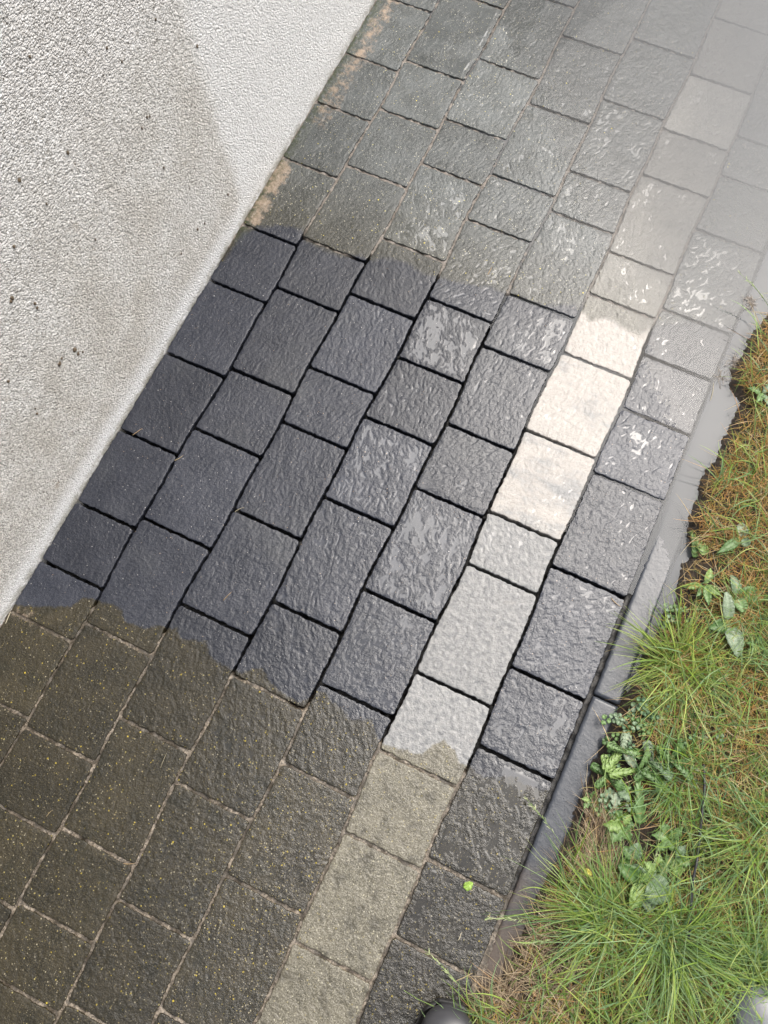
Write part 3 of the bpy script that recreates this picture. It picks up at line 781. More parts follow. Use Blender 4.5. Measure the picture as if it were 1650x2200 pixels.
# green lawn blades
q = thin(scatter(13000, 0.022), 0.93)
gn = fbm(q[:, 0] * 6, q[:, 1] * 6, 3, 73) + 0.25 * sstep(1.25, 1.6, q[:, 0]) + 0.25 * sstep(.35, -.2, q[:, 1]) - 0.22 * sstep(0.3, 0.8, q[:, 1])
q = q[rng.uniform(-.35, .4, len(q)) < gn]; n = len(q)
big = rng.uniform(0, 1, n) ** 2
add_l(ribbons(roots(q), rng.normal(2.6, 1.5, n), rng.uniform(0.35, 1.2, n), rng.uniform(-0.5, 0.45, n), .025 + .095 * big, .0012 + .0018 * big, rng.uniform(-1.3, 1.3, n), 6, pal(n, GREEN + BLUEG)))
# pale dry stems lying on top
q = thin(scatter(2300, 0.01), .5); n = len(q)
add_l(ribbons(roots(q, 0.008), rng.uniform(0, 6.28, n), rng.uniform(0, .35, n), rng.uniform(-.3, .1, n), rng.uniform(.03, .085, n), rng.uniform(.0008, .0016, n), rng.uniform(-.5, .5, n), 5, pal(n, [(0.45, 0.33, 0.16), (0.5, 0.42, 0.26), (0.38, 0.2, 0.07)])))
tag(mesh_obj('grass', np.concatenate(LV_), np.concatenate(LF_), [M_BLADE], col=np.concatenate(LC_)), kind='stuff', label='matted lawn grass, green blades over orange-brown thatch')

# dry straw patch beside the edging
def straw_patch(pts, n, azm, azs, L0, L1, label):
    c = GP(pts); i = rng.integers(0, len(c), n); q = c[i] + rng.normal(0, .014, (n, 2))
    d = poly_sd(LAND, q[:, 0], q[:, 1]); q = q[d > -0.012]; n = len(q)
    t = ribbons(roots(q, 0.004) + np.c_[np.zeros((n, 2)), rng.uniform(0, .008, n)], rng.normal(azm, azs, n), rng.uniform(-.1, .45, n), rng.uniform(-.35, .1, n), rng.uniform(L0, L1, n), rng.uniform(.0007, .0016, n), rng.uniform(-.8, .8, n), 5, pal(n, DRY))
    tag(mesh_obj('dry_straw', t[0], t[1], [M_BLADE], col=t[2]), kind='stuff', label=label)
straw_patch([(1275, 1750), (1290, 1780), (1270, 1800), (1290, 1830), (1300, 1870), (1265, 1860), (1285, 1900), (1240, 1880)], 420, 1.9, .45, .03, .075, 'dead straw beside the weeds at the edging')
straw_patch([(1190, 1950), (1170, 1990), (1150, 2040), (1130, 2080), (1100, 2110), (1160, 2120), (1220, 2100), (1080, 2150), (1050, 2150), (1200, 2170), (1130, 2180)], 700, 2.4, 1.3, .02, .06, 'dead straw and roots on the dirty edging by the boot')

# ------------------------------------------------------------------ tufts
def tuft(px, py, n, L0, L1, label, azc=None, azs=1.8, pals=GREEN + BLUEG, e=(0.25, 1.1), seedheads=0, wd=(.0011, .0026), rad=.020):
    c = G(px, py); z0 = float(soil_h(np.array([c[0]]), np.array([c[1]]))[0])
    loc = (c[0], c[1], z0)
    o = empty('grass_tuft', loc, label, 'grass tuft', 'tufts of grass in the lawn edge')
    r = rng.normal(0, rad, (n, 2)); rt = np.c_[r, np.full(n, -0.002)]
    az = (rng.uniform(0, 6.28, n) if azc is None else rng.normal(azc, azs, n))
    az = np.where(rng.uniform(0, 1, n) < .55, np.arctan2(r[:, 1], r[:, 0]) if azc is None else az, az)
    n = int(n * .9); r = r[:n]; rt = rt[:n]; az = az[:n]
    L = rng.uniform(L0 * .6, L1, n)
    t = ribbons(rt, az, rng.uniform(e[0], e[1], n), rng.uniform(-.8, .3, n), L, rng.uniform(*wd, n), rng.uniform(-.7, .7, n), 7, pal(n, pals))
    mesh_obj('blades', t[0], t[1], [M_BLADE], col=t[2], parent=o)
    m = n // 3
    t = ribbons(np.c_[rng.normal(0, rad * 1.1, (m, 2)), np.zeros(m)], rng.uniform(0, 6.28, m), rng.uniform(.1, .6, m), rng.uniform(-.4, .0, m), rng.uniform(L0 * .6, L1 * .6, m), rng.uniform(.0008, .0016, m), rng.uniform(-.6, .6, m), 5, pal(m, STRAW))
    mesh_obj('dead_blades', t[0], t[1], [M_BLADE], col=t[2], parent=o)
    return o
tuft(1455, 1430, 400, .06, .15, 'bright green grass tuft spreading over the edging below the puddle', pals=GREEN + [(0.30, 0.38, 0.07)])
tuft(1310, 1975, 520, .07, .20, 'large grass tuft reaching toward the edging, right of the boot toe', azc=2.6, azs=1.5, e=(0.1, 0.8))
tuft(1430, 2010, 520, .07, .20, 'dense green grass tuft where the black cord disappears', azc=-0.6, azs=1.4)
tuft(1450, 1680, 170, .05, .12, 'thin dark green grass tuft left of the black cord', azc=-1.8, azs=.9, pals=BLUEG + GREEN[:2])
tuft(1620, 1800, 240, .06, .17, 'loose green grass tuft at the right edge, right of the cord')
tuft(1600, 1330, 160, .04, .12, 'long pale grass tuft at the right edge beside the plantain leaves', pals=BLUEG + GREEN)
tuft(1600, 2080, 380, .07, .17, 'grass tuft over the toe of the right boot', azc=1.8, azs=1.4)

# ------------------------------------------------------------------ leaves and weeds
def leaf_mesh(kind, L, Wd, bend=0.5, e0=0.5, c1=(0.10, 0.2, 0.05), rib=(0.3, 0.38, 0.18), n=22):
    """leaf along +X from origin; returns V,F,C"""
    t = np.linspace(0, 1, n)
    if kind == 'oval': w_ = np.sin(np.pi * np.clip(t * 0.93 + .02, 0, 1) ** 0.8) ** 0.75 * (t > 0.10) + 0.06 * (t <= .10); w_ = np.maximum(w_, .05)
    elif kind == 'lance': w_ = np.maximum(np.sin(np.pi * t ** 0.85) ** 1.0, .05)
    elif kind == 'toothed':
        w_ = (0.25 + 0.75 * t) * np.where(t > .9, (1 - t) / .1, 1)
        saw = ((t * 6.0) % 1.0); w_ = np.maximum(w_ * (0.30 + 0.70 * (1 - saw)), .06); w_[-1] = .02
    elif kind == 'lobed':
        w_ = np.maximum(np.sin(np.pi * t ** .8) * (0.55 + .45 * np.abs(np.cos(t * 9.5))), .05)
    else: w_ = np.maximum(np.sin(np.pi * np.clip(t, 0, 1)) ** .6, .05)
    el = e0 - bend * t; x = np.cumsum(np.cos(el)) * L / n; z = np.cumsum(np.sin(el)) * L / n
    sgn = np.array([-1, -.5, 0, .5, 1]); V = []; C = []
    for i in range(n):
        for s in sgn:
            hw = Wd / 2 * w_[i]
            back = -abs(s) * (0.010 if kind == 'toothed' else 0) * ((t[i] * 6) % 1 < .2)
            zz = z[i] + (abs(s) ** 1.3) * hw * .35 + 0.0012 * math.sin(i * 1.7 + s * 3) * abs(s)
            V.append((x[i] + back, s * hw, zz)); C.append(rib if s == 0 else c1)
    V = np.array(V); F = grid_faces(n, 5)
    # thickness: underside copy
    V2 = V.copy(); V2[:, 2] -= 0.0004
    F2 = F[:, ::-1] + len(V)
    b = np.arange(n * 5).reshape(n, 5); ring = np.concatenate([b[:, 0], b[-1, 1:], b[-2::-1, -1], b[0, -2:0:-1]])
    F3 = np.stack([ring, ring + len(V), np.roll(ring, -1) + len(V), np.roll(ring, -1)], -1)
    C = np.array(C)
    return np.concatenate([V, V2]), np.concatenate([F, F2, F3]), np.concatenate([C, C * .9])
def rotz(V, a, tilt=0):
    c, s = math.cos(a), math.sin(a)
    V = V.copy()
    if tilt:
        ct, st = math.cos(tilt), math.sin(tilt); y, z = V[:, 1] * ct - V[:, 2] * st, V[:, 1] * st + V[:, 2] * ct; V[:, 1] = y; V[:, 2] = z
    return np.stack([V[:, 0] * c - V[:, 1] * s, V[:, 0] * s + V[:, 1] * c, V[:, 2]], -1)
def img_dir(px, py, dx, dy):
    a = G(px, py)[:2]; b = G(px + dx, py + dy)[:2]; d = b - a; return math.atan2(d[1], d[0]), np.linalg.norm(d)
def weed(name, px, py, leaves, label, cat, lift=0.006, group=None):
    """leaves: (kind, dx, dy in photo pixels, width m, colour, base offset px)"""
    c = G(px, py); z0 = float(soil_h(np.array([c[0]]), np.array([c[1]]))[0])
    o = empty(name, (c[0], c[1], z0), label, cat, group)
    for j, lf in enumerate(leaves):
        kind, dx, dy, wd, colr = lf[:5]; ox, oy = lf[5] if len(lf) > 5 else (0, 0)
        a, L = img_dir(px + ox, py + oy, dx, dy); b = G(px + ox, py + oy)
        V, F, C = leaf_mesh(kind, L * 1.08, wd, random.uniform(.4, .9), random.uniform(.25, .55), colr, tuple(min(1, x * 1.15 + .01) for x in colr))
        V = rotz(V, a, random.uniform(-.35, .35)) + np.array([b[0] - c[0], b[1] - c[1], lift + 0.003 * (j % 4)])
        mesh_obj('leaf', V, F, [M_LEAF], col=C, parent=o)
    return o
g1, g2, g3, g4, g5 = (0.075, 0.15, 0.035), (0.12, 0.21, 0.06), (0.15, 0.22, 0.12), (0.20, 0.30, 0.08), (0.21, 0.27, 0.17)
DG = 'toothed dandelion plants by the edging'; PG = 'broad-leaved plantain rosettes in the grass'; CG = 'clover and creeping weeds at the edging'
weed('dandelion', 1362, 1655, [('toothed', 6, 112, .032, g2), ('toothed', -62, 8, .026, g4), ('toothed', 30, -60, .026, g2), ('toothed', 52, 30, .024, g1), ('lance', -30, -50, .018, g5)], 'dandelion with a long toothed leaf hanging down between the clover and cord', 'dandelion', group=DG)
weed('dandelion', 1330, 1615, [('toothed', -38, 42, .028, g4), ('toothed', 10, -38, .03, g5), ('toothed', 46, 8, .026, g2), ('toothed', -34, -14, .02, g2)], 'yellowish dandelion leaves just below the clover at the edging joint', 'dandelion', group=DG)
weed('dandelion', 1430, 1635, [('toothed', 26, -46, .028, g1), ('toothed', 52, 4, .024, g2), ('toothed', -28, -34, .024, g2), ('toothed', 40, 42, .022, g1), ('toothed', -10, 42, .03, g2)], 'darker dandelion beside the top end of the black cord', 'dandelion', group=DG)
weed('dandelion', 1482, 1150, [('toothed', 30, 45, .026, g4), ('toothed', 10, 50, .02, g2)], 'single pale toothed leaf leaning over the mud at the puddle end', 'dandelion', group=DG)
weed('plantain', 1372, 1890, [('oval', -18, -38, .028, g3), ('oval', 22, -30, .026, g3), ('oval', -6, 34, .034, g4), ('oval', 48, 34, .050, g3), ('oval', 16, 62, .028, g5), ('oval', -52, -36, .030, g1), ('oval', 30, 4, .03, g3), ('oval', -20, 56, .026, g4, (-8, -4))], 'grey-green rosette of round leaves above the big grass tuft', 'plantain', group=PG)
weed('plantain', 1300, 1905, [('oval', 42, 4, .026, g4), ('lance', -10, 34, .022, g4)], 'bright small oval-leaved seedling left of the grey-green rosette', 'plantain', group=PG)
weed('plantain', 1505, 1262, [('lance', -46, 2, .014, g4), ('lance', 12, -34, .018, g4), ('lance', 32, 22, .016, g4), ('lance', 6, 44, .016, g2), ('lance', 18, 40, .014, g2), ('lance', -22, 26, .014, g1)], 'bright green star of narrow leaves on the bare mud', 'plantain', group=PG)
weed('plantain', 1552, 1345, [('oval', 18, 68, .034, g5), ('oval', -10, -62, .024, g5), ('oval', -40, 10, .026, g1)], 'plantain with one large pale grey leaf above the bright tuft', 'plantain', group=PG)
weed('plantain', 1570, 1290, [('oval', 50, -12, .034, g2), ('oval', -10, -46, .024, g3), ('oval', 12, 30, .026, g2)], 'plantain with a broad green leaf at the right of the mud', 'plantain', group=PG)
weed('plantain', 1582, 1165, [('oval', 0, -32, .024, g5), ('lance', -52, 32, .02, g1), ('lance', 14, 20, .02, g3)], 'small plantain with a pale leaf in the brown thatch', 'plantain', group=PG)
weed('plantain', 1625, 860, [('lobed', -30, -12, .02, g2), ('lobed', 22, -18, .022, g3), ('lobed', 6, 26, .02, g3), ('lobed', -18, 22, .018, g2)], 'low weed rosette in the grass right of the puddle edge', 'weed')
for (px, py, lb) in [(1332, 1772, 'lobed buttercup weed on bare soil beside the straw'), (1425, 1800, 'lobed buttercup weed between the rosette and the cord'), (1262, 1718, 'tiny lobed seedling on the edging stone'), (1400, 1870, 'feathery lobed weed touching the round-leaved rosette'), (1610, 1390, 'loose lobed weed at the right side, beside the large pale leaf')]:
    lv = []
    for a in np.arange(0, 6.2, 1.05) + random.random():
        r = (26 if px == 1262 or px == 1610 else 38) * random.uniform(.7, 1.15); lv.append(('lobed', r * math.cos(a), r * math.sin(a), r * .00062, random.choice([g2, g4, g1])))
    weed('buttercup', px, py, lv, lb, 'buttercup', group='lobed buttercup weeds')
weed('dandelion', 1395, 1640, [('toothed', 10, 62, .026, g2), ('toothed', -14, -48, .024, g5), ('toothed', 34, -34, .022, g1), ('toothed', 36, 34, .024, g3), ('toothed', -40, 36, .020, g1)], 'dandelion with greyish leaves in the middle of the weed patch', 'dandelion', group=DG)
weed('dandelion', 1300, 1665, [('toothed', -34, -22, .022, g1), ('toothed', -10, -44, .020, g4), ('toothed', 28, 26, .022, g1), ('toothed', -26, 26, .020, g2)], 'dark dandelion leaves spilling toward the edging stone', 'dandelion', group=DG)
weed('buttercup', 1318, 1700, [('lobed', -30, 8, .022, g3), ('lobed', -6, 34, .024, g5), ('lobed', 26, 18, .02, g3), ('lobed', 8, -26, .022, g1), ('lobed', 30, -8, .02, g2)], 'grey-green lobed weed left of the long hanging dandelion leaf', 'buttercup', group='lobed buttercup weeds')
weed('buttercup', 1440, 1840, [('lobed', -26, 22, .024, g2), ('lobed', 12, 40, .028, g4), ('lobed', 32, 12, .024, g2), ('lobed', 20, -26, .02, g3)], 'feathery lobed weed close to the left of the black cord', 'buttercup', group='lobed buttercup weeds')
weed('plantain', 1350, 1845, [('oval', -30, 10, .026, g1), ('oval', 14, -34, .024, g3), ('oval', -16, -28, .022, g1)], 'dark oval leaves behind the grey-green rosette', 'plantain', group=PG)
weed('plantain', 1190 + 35, 2080, [('oval', 4, -26, .014, g5), ('lance', -6, 26, .008, g4)], 'tiny pale leaf under the large tuft near the boot', 'plantain', group=PG)
def clover(px, py, n, label, sprd=26):
    c = G(px, py); z0 = float(soil_h(np.array([c[0]]), np.array([c[1]]))[0])
    o = empty('clover', (c[0], c[1], z0), label, 'clover', CG)
    for i in range(n):
        q = G(px + random.gauss(0, sprd), py + random.gauss(0, sprd)); zz = random.uniform(.004, .018)
        VV, FF, CC = [], [], []; off = 0; a0 = random.uniform(0, 6.28); cl = random.choice([g1, g3, (0.08, .16, .07), g2]); r = random.uniform(.007, .011)
        for k in range(3):
            V, F, C = leaf_mesh('round', r, r * .95, .3, .2, cl, tuple(x * 1.3 for x in cl), n=7)
            V = rotz(V, a0 + k * 2.09) + np.array([q[0] - c[0], q[1] - c[1], zz]); VV.append(V); FF.append(F + off); CC.append(C); off += len(V)
        st = ribbons(np.array([[(q[0] - c[0]) * .6, (q[1] - c[1]) * .6, 0]]), np.array([math.atan2(q[1] - c[1], q[0] - c[0])]), np.array([.9]), np.array([.4]), np.array([zz * 1.2]), np.array([.001]), np.array([0.]), 3, np.array([g2]))
        VV.append(st[0]); FF.append(st[1] + off); CC.append(st[2])
        mesh_obj('leaf', np.concatenate(VV), np.concatenate(FF), [M_LEAF], col=np.concatenate(CC), parent=o)
clover(1345, 1560, 26, 'clover patch overhanging the joint between two edging stones')
clover(1298, 1618, 9, 'small clover sprig creeping onto the edging stone', 18)
clover(1312, 1730, 20, 'dark clover patch between dandelion and straw', 20)
clover(1395, 1540, 18, 'greyish clover patch just under the bright grass tuft', 22)
clover(1480, 1630, 8, 'sparse pale clover around the top of the cord', 40)
clover(1440, 1330, 9, 'creeping greyish leaves on the mud bank above the bright tuft', 22)

# seed stalks
def stalk(pts, label, z=(0.05, 0.02), head=0.35, thick=.0011, colr=(0.22, 0.32, 0.10), sway=0.0):
    """pts: photo pixels from base to tip, lifted above the ground between z[0] and z[1]"""
    m = len(pts); P = [G(px, py, z[0] + (z[1] - z[0]) * i / (m - 1)) for i, (px, py) in enumerate(pts)]
    P = np.array(P); tt = np.linspace(0, m - 1, 26); Q = np.stack([np.interp(tt, range(m), P[:, i]) for i in range(3)], -1)
    o = empty('grass_stalk', Q[0], label, 'grass stalk', 'long grass stalks with seed heads leaning over the stones')
    Q = Q - Q[0]
    V = []; F = []
    for i in range(len(Q)):
        d = Q[min(i + 1, len(Q) - 1)] - Q[max(i - 1, 0)]; d /= np.linalg.norm(d) + 1e-9
        s = np.cross(d, (0, 0, 1)); s /= np.linalg.norm(s); u = np.cross(s, d); r = thick * (1 - .5 * i / len(Q)) * .5
        for a in range(5): V.append(Q[i] + r * (s * math.cos(a * 1.2566) + u * math.sin(a * 1.2566)))
    for i in range(len(Q) - 1):
        for a in range(5): F.append((i * 5 + a, i * 5 + (a + 1) % 5, (i + 1) * 5 + (a + 1) % 5, (i + 1) * 5 + a))
    mesh_obj('stem', V, np.array(F), [M_BLADE], col=np.tile(colr, (len(V), 1)), parent=o)
    if head > 0:
        n = 26; i0 = int(len(Q) * (1 - head)); tq = rng.uniform(i0, len(Q) - 1, n); base = np.stack([np.interp(tq, range(len(Q)), Q[:, i]) for i in range(3)], -1)
        d = Q[-1] - Q[i0]; az = math.atan2(d[1], d[0])
        t = ribbons(base, az + rng.normal(0, .35, n), rng.uniform(-.2, .4, n), rng.uniform(-.2, .2, n), rng.uniform(.006, .011, n), rng.uniform(.0012, .0022, n), rng.uniform(-.2, .2, n), 3, pal(n, [(0.34, 0.42, 0.18), (0.42, 0.44, 0.26), (0.26, 0.36, 0.14)]))
        mesh_obj('seed_head', t[0], t[1], [M_BLADE], col=t[2], parent=o)
stalk([(1290, 1925), (1255, 1875), (1215, 1825), (1170, 1762), (1131, 1716)], 'grass stalk with a pale seed head leaning diagonally over the edging', (0.02, .05))
stalk([(1290, 1975), (1200, 1973), (1120, 1975), (1042, 1973)], 'horizontal grass stalk whose seed head lies over the last dark paver', (0.03, .03))
stalk([(1290, 1990), (1220, 2010), (1170, 2022), (1122, 2025)], 'lower grass stalk with a fat beige seed head by the edging', (0.03, .03), head=.45)
stalk([(1050, 2225), (1018, 2165), (985, 2115), (950, 2075), (912, 2040)], 'grass stalk in front of the left boot toe', (0.07, .01), head=.5)
stalk([(932, 2162), (900, 2148), (868, 2128)], 'short green blade tip sticking out left of the boot toe', (0.03, .01), head=0, thick=.0018)
stalk([(1665, 680), (1640, 640), (1618, 612), (1588, 586)], 'green grass stalk leaning over the puddle at the right edge', (0.05, .08), head=.7)
stalk([(1265, 1800), (1220, 1835), (1175, 1868), (1140, 1878)], 'thin curved green blade lying on the dirty edging', (0.02, .008), head=0, thick=.0010)
stalk([(1480, 1385), (1400, 1372), (1350, 1385), (1300, 1400)], 'thin tan stem from the bright tuft across the edging', (0.04, .012), head=0, thick=.0009, colr=(.35, .28, .12))
stalk([(1455, 1400), (1390, 1362), (1350, 1368), (1310, 1382)], 'second thin curved stem arching over the edging above the first', (0.04, .012), head=0, thick=.0008, colr=(.25, .25, .12))
stalk([(1470, 1500), (1450, 1560), (1440, 1610), (1432, 1650)], 'long pale blade crossing the thatch above the dandelions', (0.03, .03), head=0, thick=.0020, colr=(.26, .33, .14))
stalk([(1420, 1730), (1418, 1790), (1408, 1850)], 'upright green seed stalk between cord and rosette', (0.03, .05), head=.9)

# ------------------------------------------------------------------ loose bits
def loose_leaf(px, py, dx, dy, wd, colr, label, z=.003, kind='oval'):
    c = G(px, py); a, L = img_dir(px, py, dx, dy)
    V, F, C = leaf_mesh(kind, L, wd, .5, .25, colr, tuple(x * 1.3 for x in colr), n=12)
    tag(mesh_obj('fallen_leaf', rotz(V, a, .2), F, [M_LEAF], col=C, loc=(c[0], c[1], z)), label, 'leaf')
loose_leaf(992, 1908, 24, -12, .016, (0.26, 0.40, 0.07), 'small bright green leaf lying on a dark paver joint')
loose_leaf(1245, 1862, 20, 14, .011, (0.55, 0.48, 0.10), 'small yellow leaf caught on the straw by the edging', .03)
loose_leaf(1315, 1668, -22, 12, .010, (0.45, 0.30, 0.09), 'crumpled tan leaf under the dandelion leaves', .02)

def cord(pts, label):
    P = np.array([np.r_[G(x, y)[:2], 0] for x, y, h in pts]); P[:, 2] = soil_h(P[:, 0], P[:, 1]) + np.array([h for _, _, h in pts])
    tt = np.linspace(0, len(P) - 1, 90); Q = np.stack([np.interp(tt, range(len(P)), P[:, i]) for i in range(3)], -1)
    for _ in range(6): Q[1:-1] = (Q[:-2] + 2 * Q[1:-1] + Q[2:]) / 4
    o0 = Q[0].copy(); Q = Q - o0; V = []; F = []; NN = 8
    for i in range(len(Q)):
        d = Q[min(i + 1, len(Q) - 1)] - Q[max(i - 1, 0)]; d /= np.linalg.norm(d) + 1e-9
        s = np.cross(d, (0, 0, 1)); s /= np.linalg.norm(s); u = np.cross(s, d)
        for a in range(NN):
            an = a * 2 * math.pi / NN; r = .0025 * (1 + .16 * math.cos(2 * an + i * 0.9)); V.append(Q[i] + r * (s * math.cos(an) + u * math.sin(an)))
    for i in range(len(Q) - 1):
        for a in range(NN): F.append((i * NN + a, i * NN + (a + 1) % NN, (i + 1) * NN + (a + 1) % NN, (i + 1) * NN + a))
    tag(mesh_obj('cord', V, np.array(F), [M_CORD], loc=o0), label, 'cord')
cord([(1501, 1644, .012), (1498, 1690, .022), (1492, 1745, .024), (1487, 1800, .022), (1478, 1850, .026), (1470, 1890, .024), (1467, 1950, .024), (1465, 2000, .022), (1458, 2030, .012), (1462, 2075, .012), (1476, 2110, .012), (1486, 2150, .010), (1490, 2230, .005)], 'thin black cord lying in the grass at the lower right')

def nugget(name, px, py, r, mat, label, cat, z=0.0, squash=(1, 1, .7), sd=3):
    c = G(px, py, z); V, F = blob(np.zeros(3), r, sd, n=14, m=10, squash=squash)
    tag(mesh_obj(name, V, F, [mat], loc=(c[0], c[1], z + r * .6)), label, cat)
nugget('pebble', 291, 836, .0052, M_STONE, 'dark grey pebble at the foot of the white wall', 'pebble', sd=5)
# snail shell as a small coiled tube
def snail(px, py):
    c = G(px, py); z = float(soil_h(np.array([c[0]]), np.array([c[1]]))[0]) + .008; V = []; F = []; n = 40; NN = 8
    for i in range(n):
        t = i / (n - 1); a = t * 4 * math.pi; R_ = .0052 * (1 - t) + .0006; r = .0026 * (1 - t) + .0006
        ctr = np.array([R_ * math.cos(a), R_ * math.sin(a), t * .003])
        for k in range(NN):
            b = k * 2 * math.pi / NN; V.append(ctr + r * (np.array([math.cos(a), math.sin(a), 0]) * math.cos(b) + np.array([0, 0, 1]) * math.sin(b)))
    for i in range(n - 1):
        for a in range(NN): F.append((i * NN + a, i * NN + (a + 1) % NN, (i + 1) * NN + (a + 1) % NN, (i + 1) * NN + a))
    tag(mesh_obj('snail_shell', V, np.array(F), [M_SHELL], loc=(c[0], c[1], z)), 'tiny brown snail shell on the soil near the boot', 'snail shell')
snail(1148, 2128)

# straw bits and small roots lying on the stones
BITS = [(285, 935, 22, -14, 'short tan straw on the second clean paver by the wall'), (375, 990, 22, -8, 'tan straw across a joint of the first clean rows'), (480, 1290, 18, -20, 'pale straw in the middle of a long clean charcoal paver'),
        (505, 1100, 16, -14, 'pale straw at a charcoal paver corner, right of the wall rows'), (545, 418, 30, -44, 'straw stalk standing in the sand at the wall foot'), (345, 1650, 14, -34, 'pale straw on a mossy paver at the lower left'),
        (100, 1755, 10, -18, 'white straw on a mossy paver near the left edge'), (265, 1855, 26, 4, 'bent straw in a mossy joint at the lower left'), (1048, 590, 10, -16, 'pale straw on the grey paver above the cleaned limit'),
        (1015, 2090, -42, 22, 'brown twig by the left boot toe'), (12, 1340, 14, -26, 'long straw at the left edge beside the wall foot'), (985, 2020, 8, -18, 'orange straw on the last dark paver above the boot'),
        (1313, 1285, 16, 24, 'curled root on the joint beside the edging'), (1525, 862, 14, -38, 'white root floating in the muddy gully')]
for px, py, dx, dy, lb in BITS:
    c = G(px, py); a, L = img_dir(px, py, dx, dy); t = ribbons(np.zeros((1, 3)), np.array([a]), np.array([.12]), np.array([-.12]), np.array([L]), np.array([.0016]), np.array([random.uniform(-.6, .6)]), 6, np.array([random.choice([(0.5, 0.4, 0.24), (0.45, 0.32, 0.18), (.5, .45, .33)])]))
    V = t[0]; n0 = len(V); V = np.concatenate([V, V - np.array([0, 0, .0006])]); F = np.concatenate([t[1], t[1][:, ::-1] + n0])
    zb = max(z_water(c[0], c[1]), 0) + .0012
    tag(mesh_obj('straw', V, F, [M_BLADE], col=np.tile(t[2], (2, 1)), loc=(c[0], c[1], zb)), lb, 'straw', 'loose bits of straw on the paving')
# clump of roots and dead grass standing in the puddle
def rootclump(px, py, n, r, label):
    c = G(px, py); zw = z_water(c[0], c[1]); q = rng.normal(0, r, (n, 2))
    t = ribbons(np.c_[q, np.full(n, -.003) + rng.uniform(0, .005, n)], rng.uniform(0, 6.28, n), rng.uniform(.0, .8, n), rng.uniform(-.7, 0, n), rng.uniform(.008, .028, n), rng.uniform(.0005, .0012, n), rng.uniform(-2, 2, n), 5, pal(n, [(0.22, 0.17, 0.13), (0.38, 0.33, 0.28), (0.12, 0.085, 0.06), (.45, .42, .38)]))
    tag(mesh_obj('root_clump', t[0], t[1], [M_BLADE], col=t[2], loc=(c[0], c[1], zw)), label, 'root clump')
rootclump(1610, 655, 90, .007, 'small muddy root clump standing in the puddle')
rootclump(1585, 790, 170, .013, 'wet dead roots along the puddle shore under the turf')
rootclump(1548, 812, 40, .006, 'tiny root tangle at the paver corner in the gully')

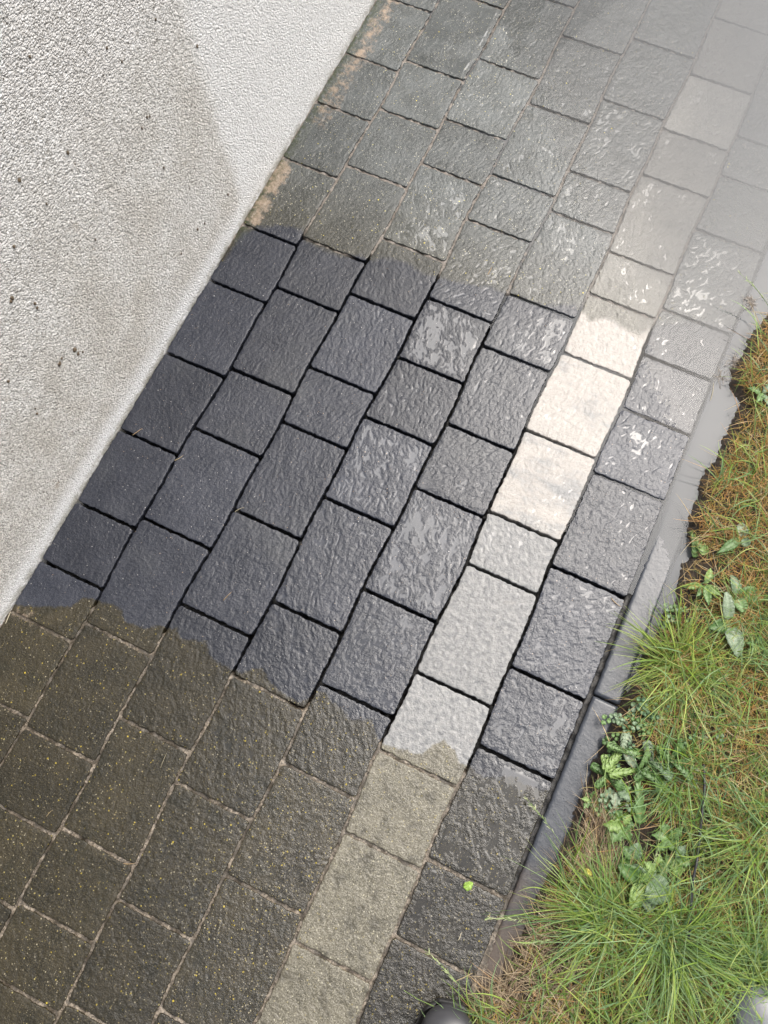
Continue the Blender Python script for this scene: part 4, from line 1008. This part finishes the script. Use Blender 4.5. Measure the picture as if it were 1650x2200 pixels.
# ------------------------------------------------------------------ boots
M_BOOT2 = mat_simple('wet_grey_rubber', (0.10, 0.105, 0.118), (0.13, 0.135, 0.15), 30, 0.3, 0.08, 0.0006, 500)
def boot(px, py, heading_px, label, mat=None):
    mat = mat or M_RUBBER
    toe = G(px, py, 0.02); a, _ = img_dir(px, py, *heading_px)
    o = empty('rubber_boot', (toe[0], toe[1], 0.004), label, 'boot', "photographer's rubber boots")
    # sections along the foot from toe (0) to heel, local +X forward, origin at toe tip
    L = .295
    st = [(0.000, .010, .030, .020), (-.006, .026, .044, .013), (-.020, .040, .056, .011), (-.045, .048, .063, .010), (-.08, .052, .066, .010), (-.12, .051, .074, .010), (-.155, .046, .092, .010), (-.185, .042, .118, .010), (-.215, .041, .135, .010), (-.25, .039, .13, .010), (-.28, .031, .12, .011), (-.295, .012, .08, .03)]
    xs = np.array([s[0] for s in st]); ti = np.linspace(0, len(st) - 1, 60); N = 36
    g = [np.interp(ti, range(len(st)), np.array([s[i] for s in st])) for i in range(4)]
    for _ in range(4):
        for arr in g: arr[1:-1] = (arr[:-2] + 2 * arr[1:-1] + arr[2:]) / 4
    V = []; F = []
    for i in range(len(ti)):
        x, hw, top, bot = g[0][i], g[1][i], g[2][i], g[3][i]; h = (top - bot) / 2; zc = (top + bot) / 2
        for k in range(N):
            b = 2 * math.pi * k / N; cy, sz = math.cos(b), math.sin(b)
            ee = 0.8 if sz < 0 else .95
            V.append((x, hw * math.copysign(abs(cy) ** ee, cy), zc + h * math.copysign(abs(sz) ** ee, sz)))
    nS = len(ti)
    for i in range(nS - 1):
        for k in range(N): F.append((i * N + k, i * N + (k + 1) % N, (i + 1) * N + (k + 1) % N, (i + 1) * N + k))
    Fl = [list(f) for f in F] + [list(range(N))[::-1], [(nS - 1) * N + k for k in range(N)]]
    V = np.array(V); mesh_obj('foot', rotz(V, a), Fl, [mat], parent=o)
    # shaft
    V = []; F = []
    zsv = np.linspace(.07, .36, 20)
    for i, z in enumerate(zsv):
        t = i / 19; rx = .052 + .014 * t; ry = .043 + .017 * t; cx = -.225 - .012 * math.sin(t * 3)
        for k in range(N):
            b = 2 * math.pi * k / N; V.append((cx + rx * math.cos(b), ry * math.sin(b), z + .002 * math.sin(3 * b)))
    for i in range(19):
        for k in range(N): F.append((i * N + k, i * N + (k + 1) % N, (i + 1) * N + (k + 1) % N, (i + 1) * N + k))
    Fl = [list(f) for f in F] + [[19 * N + k for k in range(N)]]
    mesh_obj('shaft', rotz(np.array(V), a), Fl, [mat], parent=o)
    # sole welt
    V = []; F = []
    xs_ = g[0]; ws = g[1] + .0035
    ring = [(xs_[i] + (.003 if i == 0 else 0), ws[i]) for i in range(nS)] + [(xs_[i] - (.003 if i == nS - 1 else 0), -ws[i]) for i in range(nS - 1, -1, -1)]
    m = len(ring)
    for z, s in ((0.0, .0), (.002, .0015), (.014, .0015), (.016, 0), (.0165, -.006)):
        for x, y in ring: V.append((x + (s if x > -.1 else -s), y + math.copysign(s, y), z))
    for j in range(4):
        for k in range(m): F.append([j * m + k, j * m + (k + 1) % m, (j + 1) * m + (k + 1) % m, (j + 1) * m + k])
    F.append(list(range(m))[::-1])
    mesh_obj('sole', rotz(np.array(V), a), F, [M_RUBBER2], parent=o)
boot(962, 2154, (4, -100), 'black rubber boot toe on the mossy pavers at the bottom edge')
boot(1605, 2105, (-30, -100), 'shiny grey rubber boot toe in the grass at the bottom right corner', M_BOOT2)

S.render.engine = 'CYCLES'
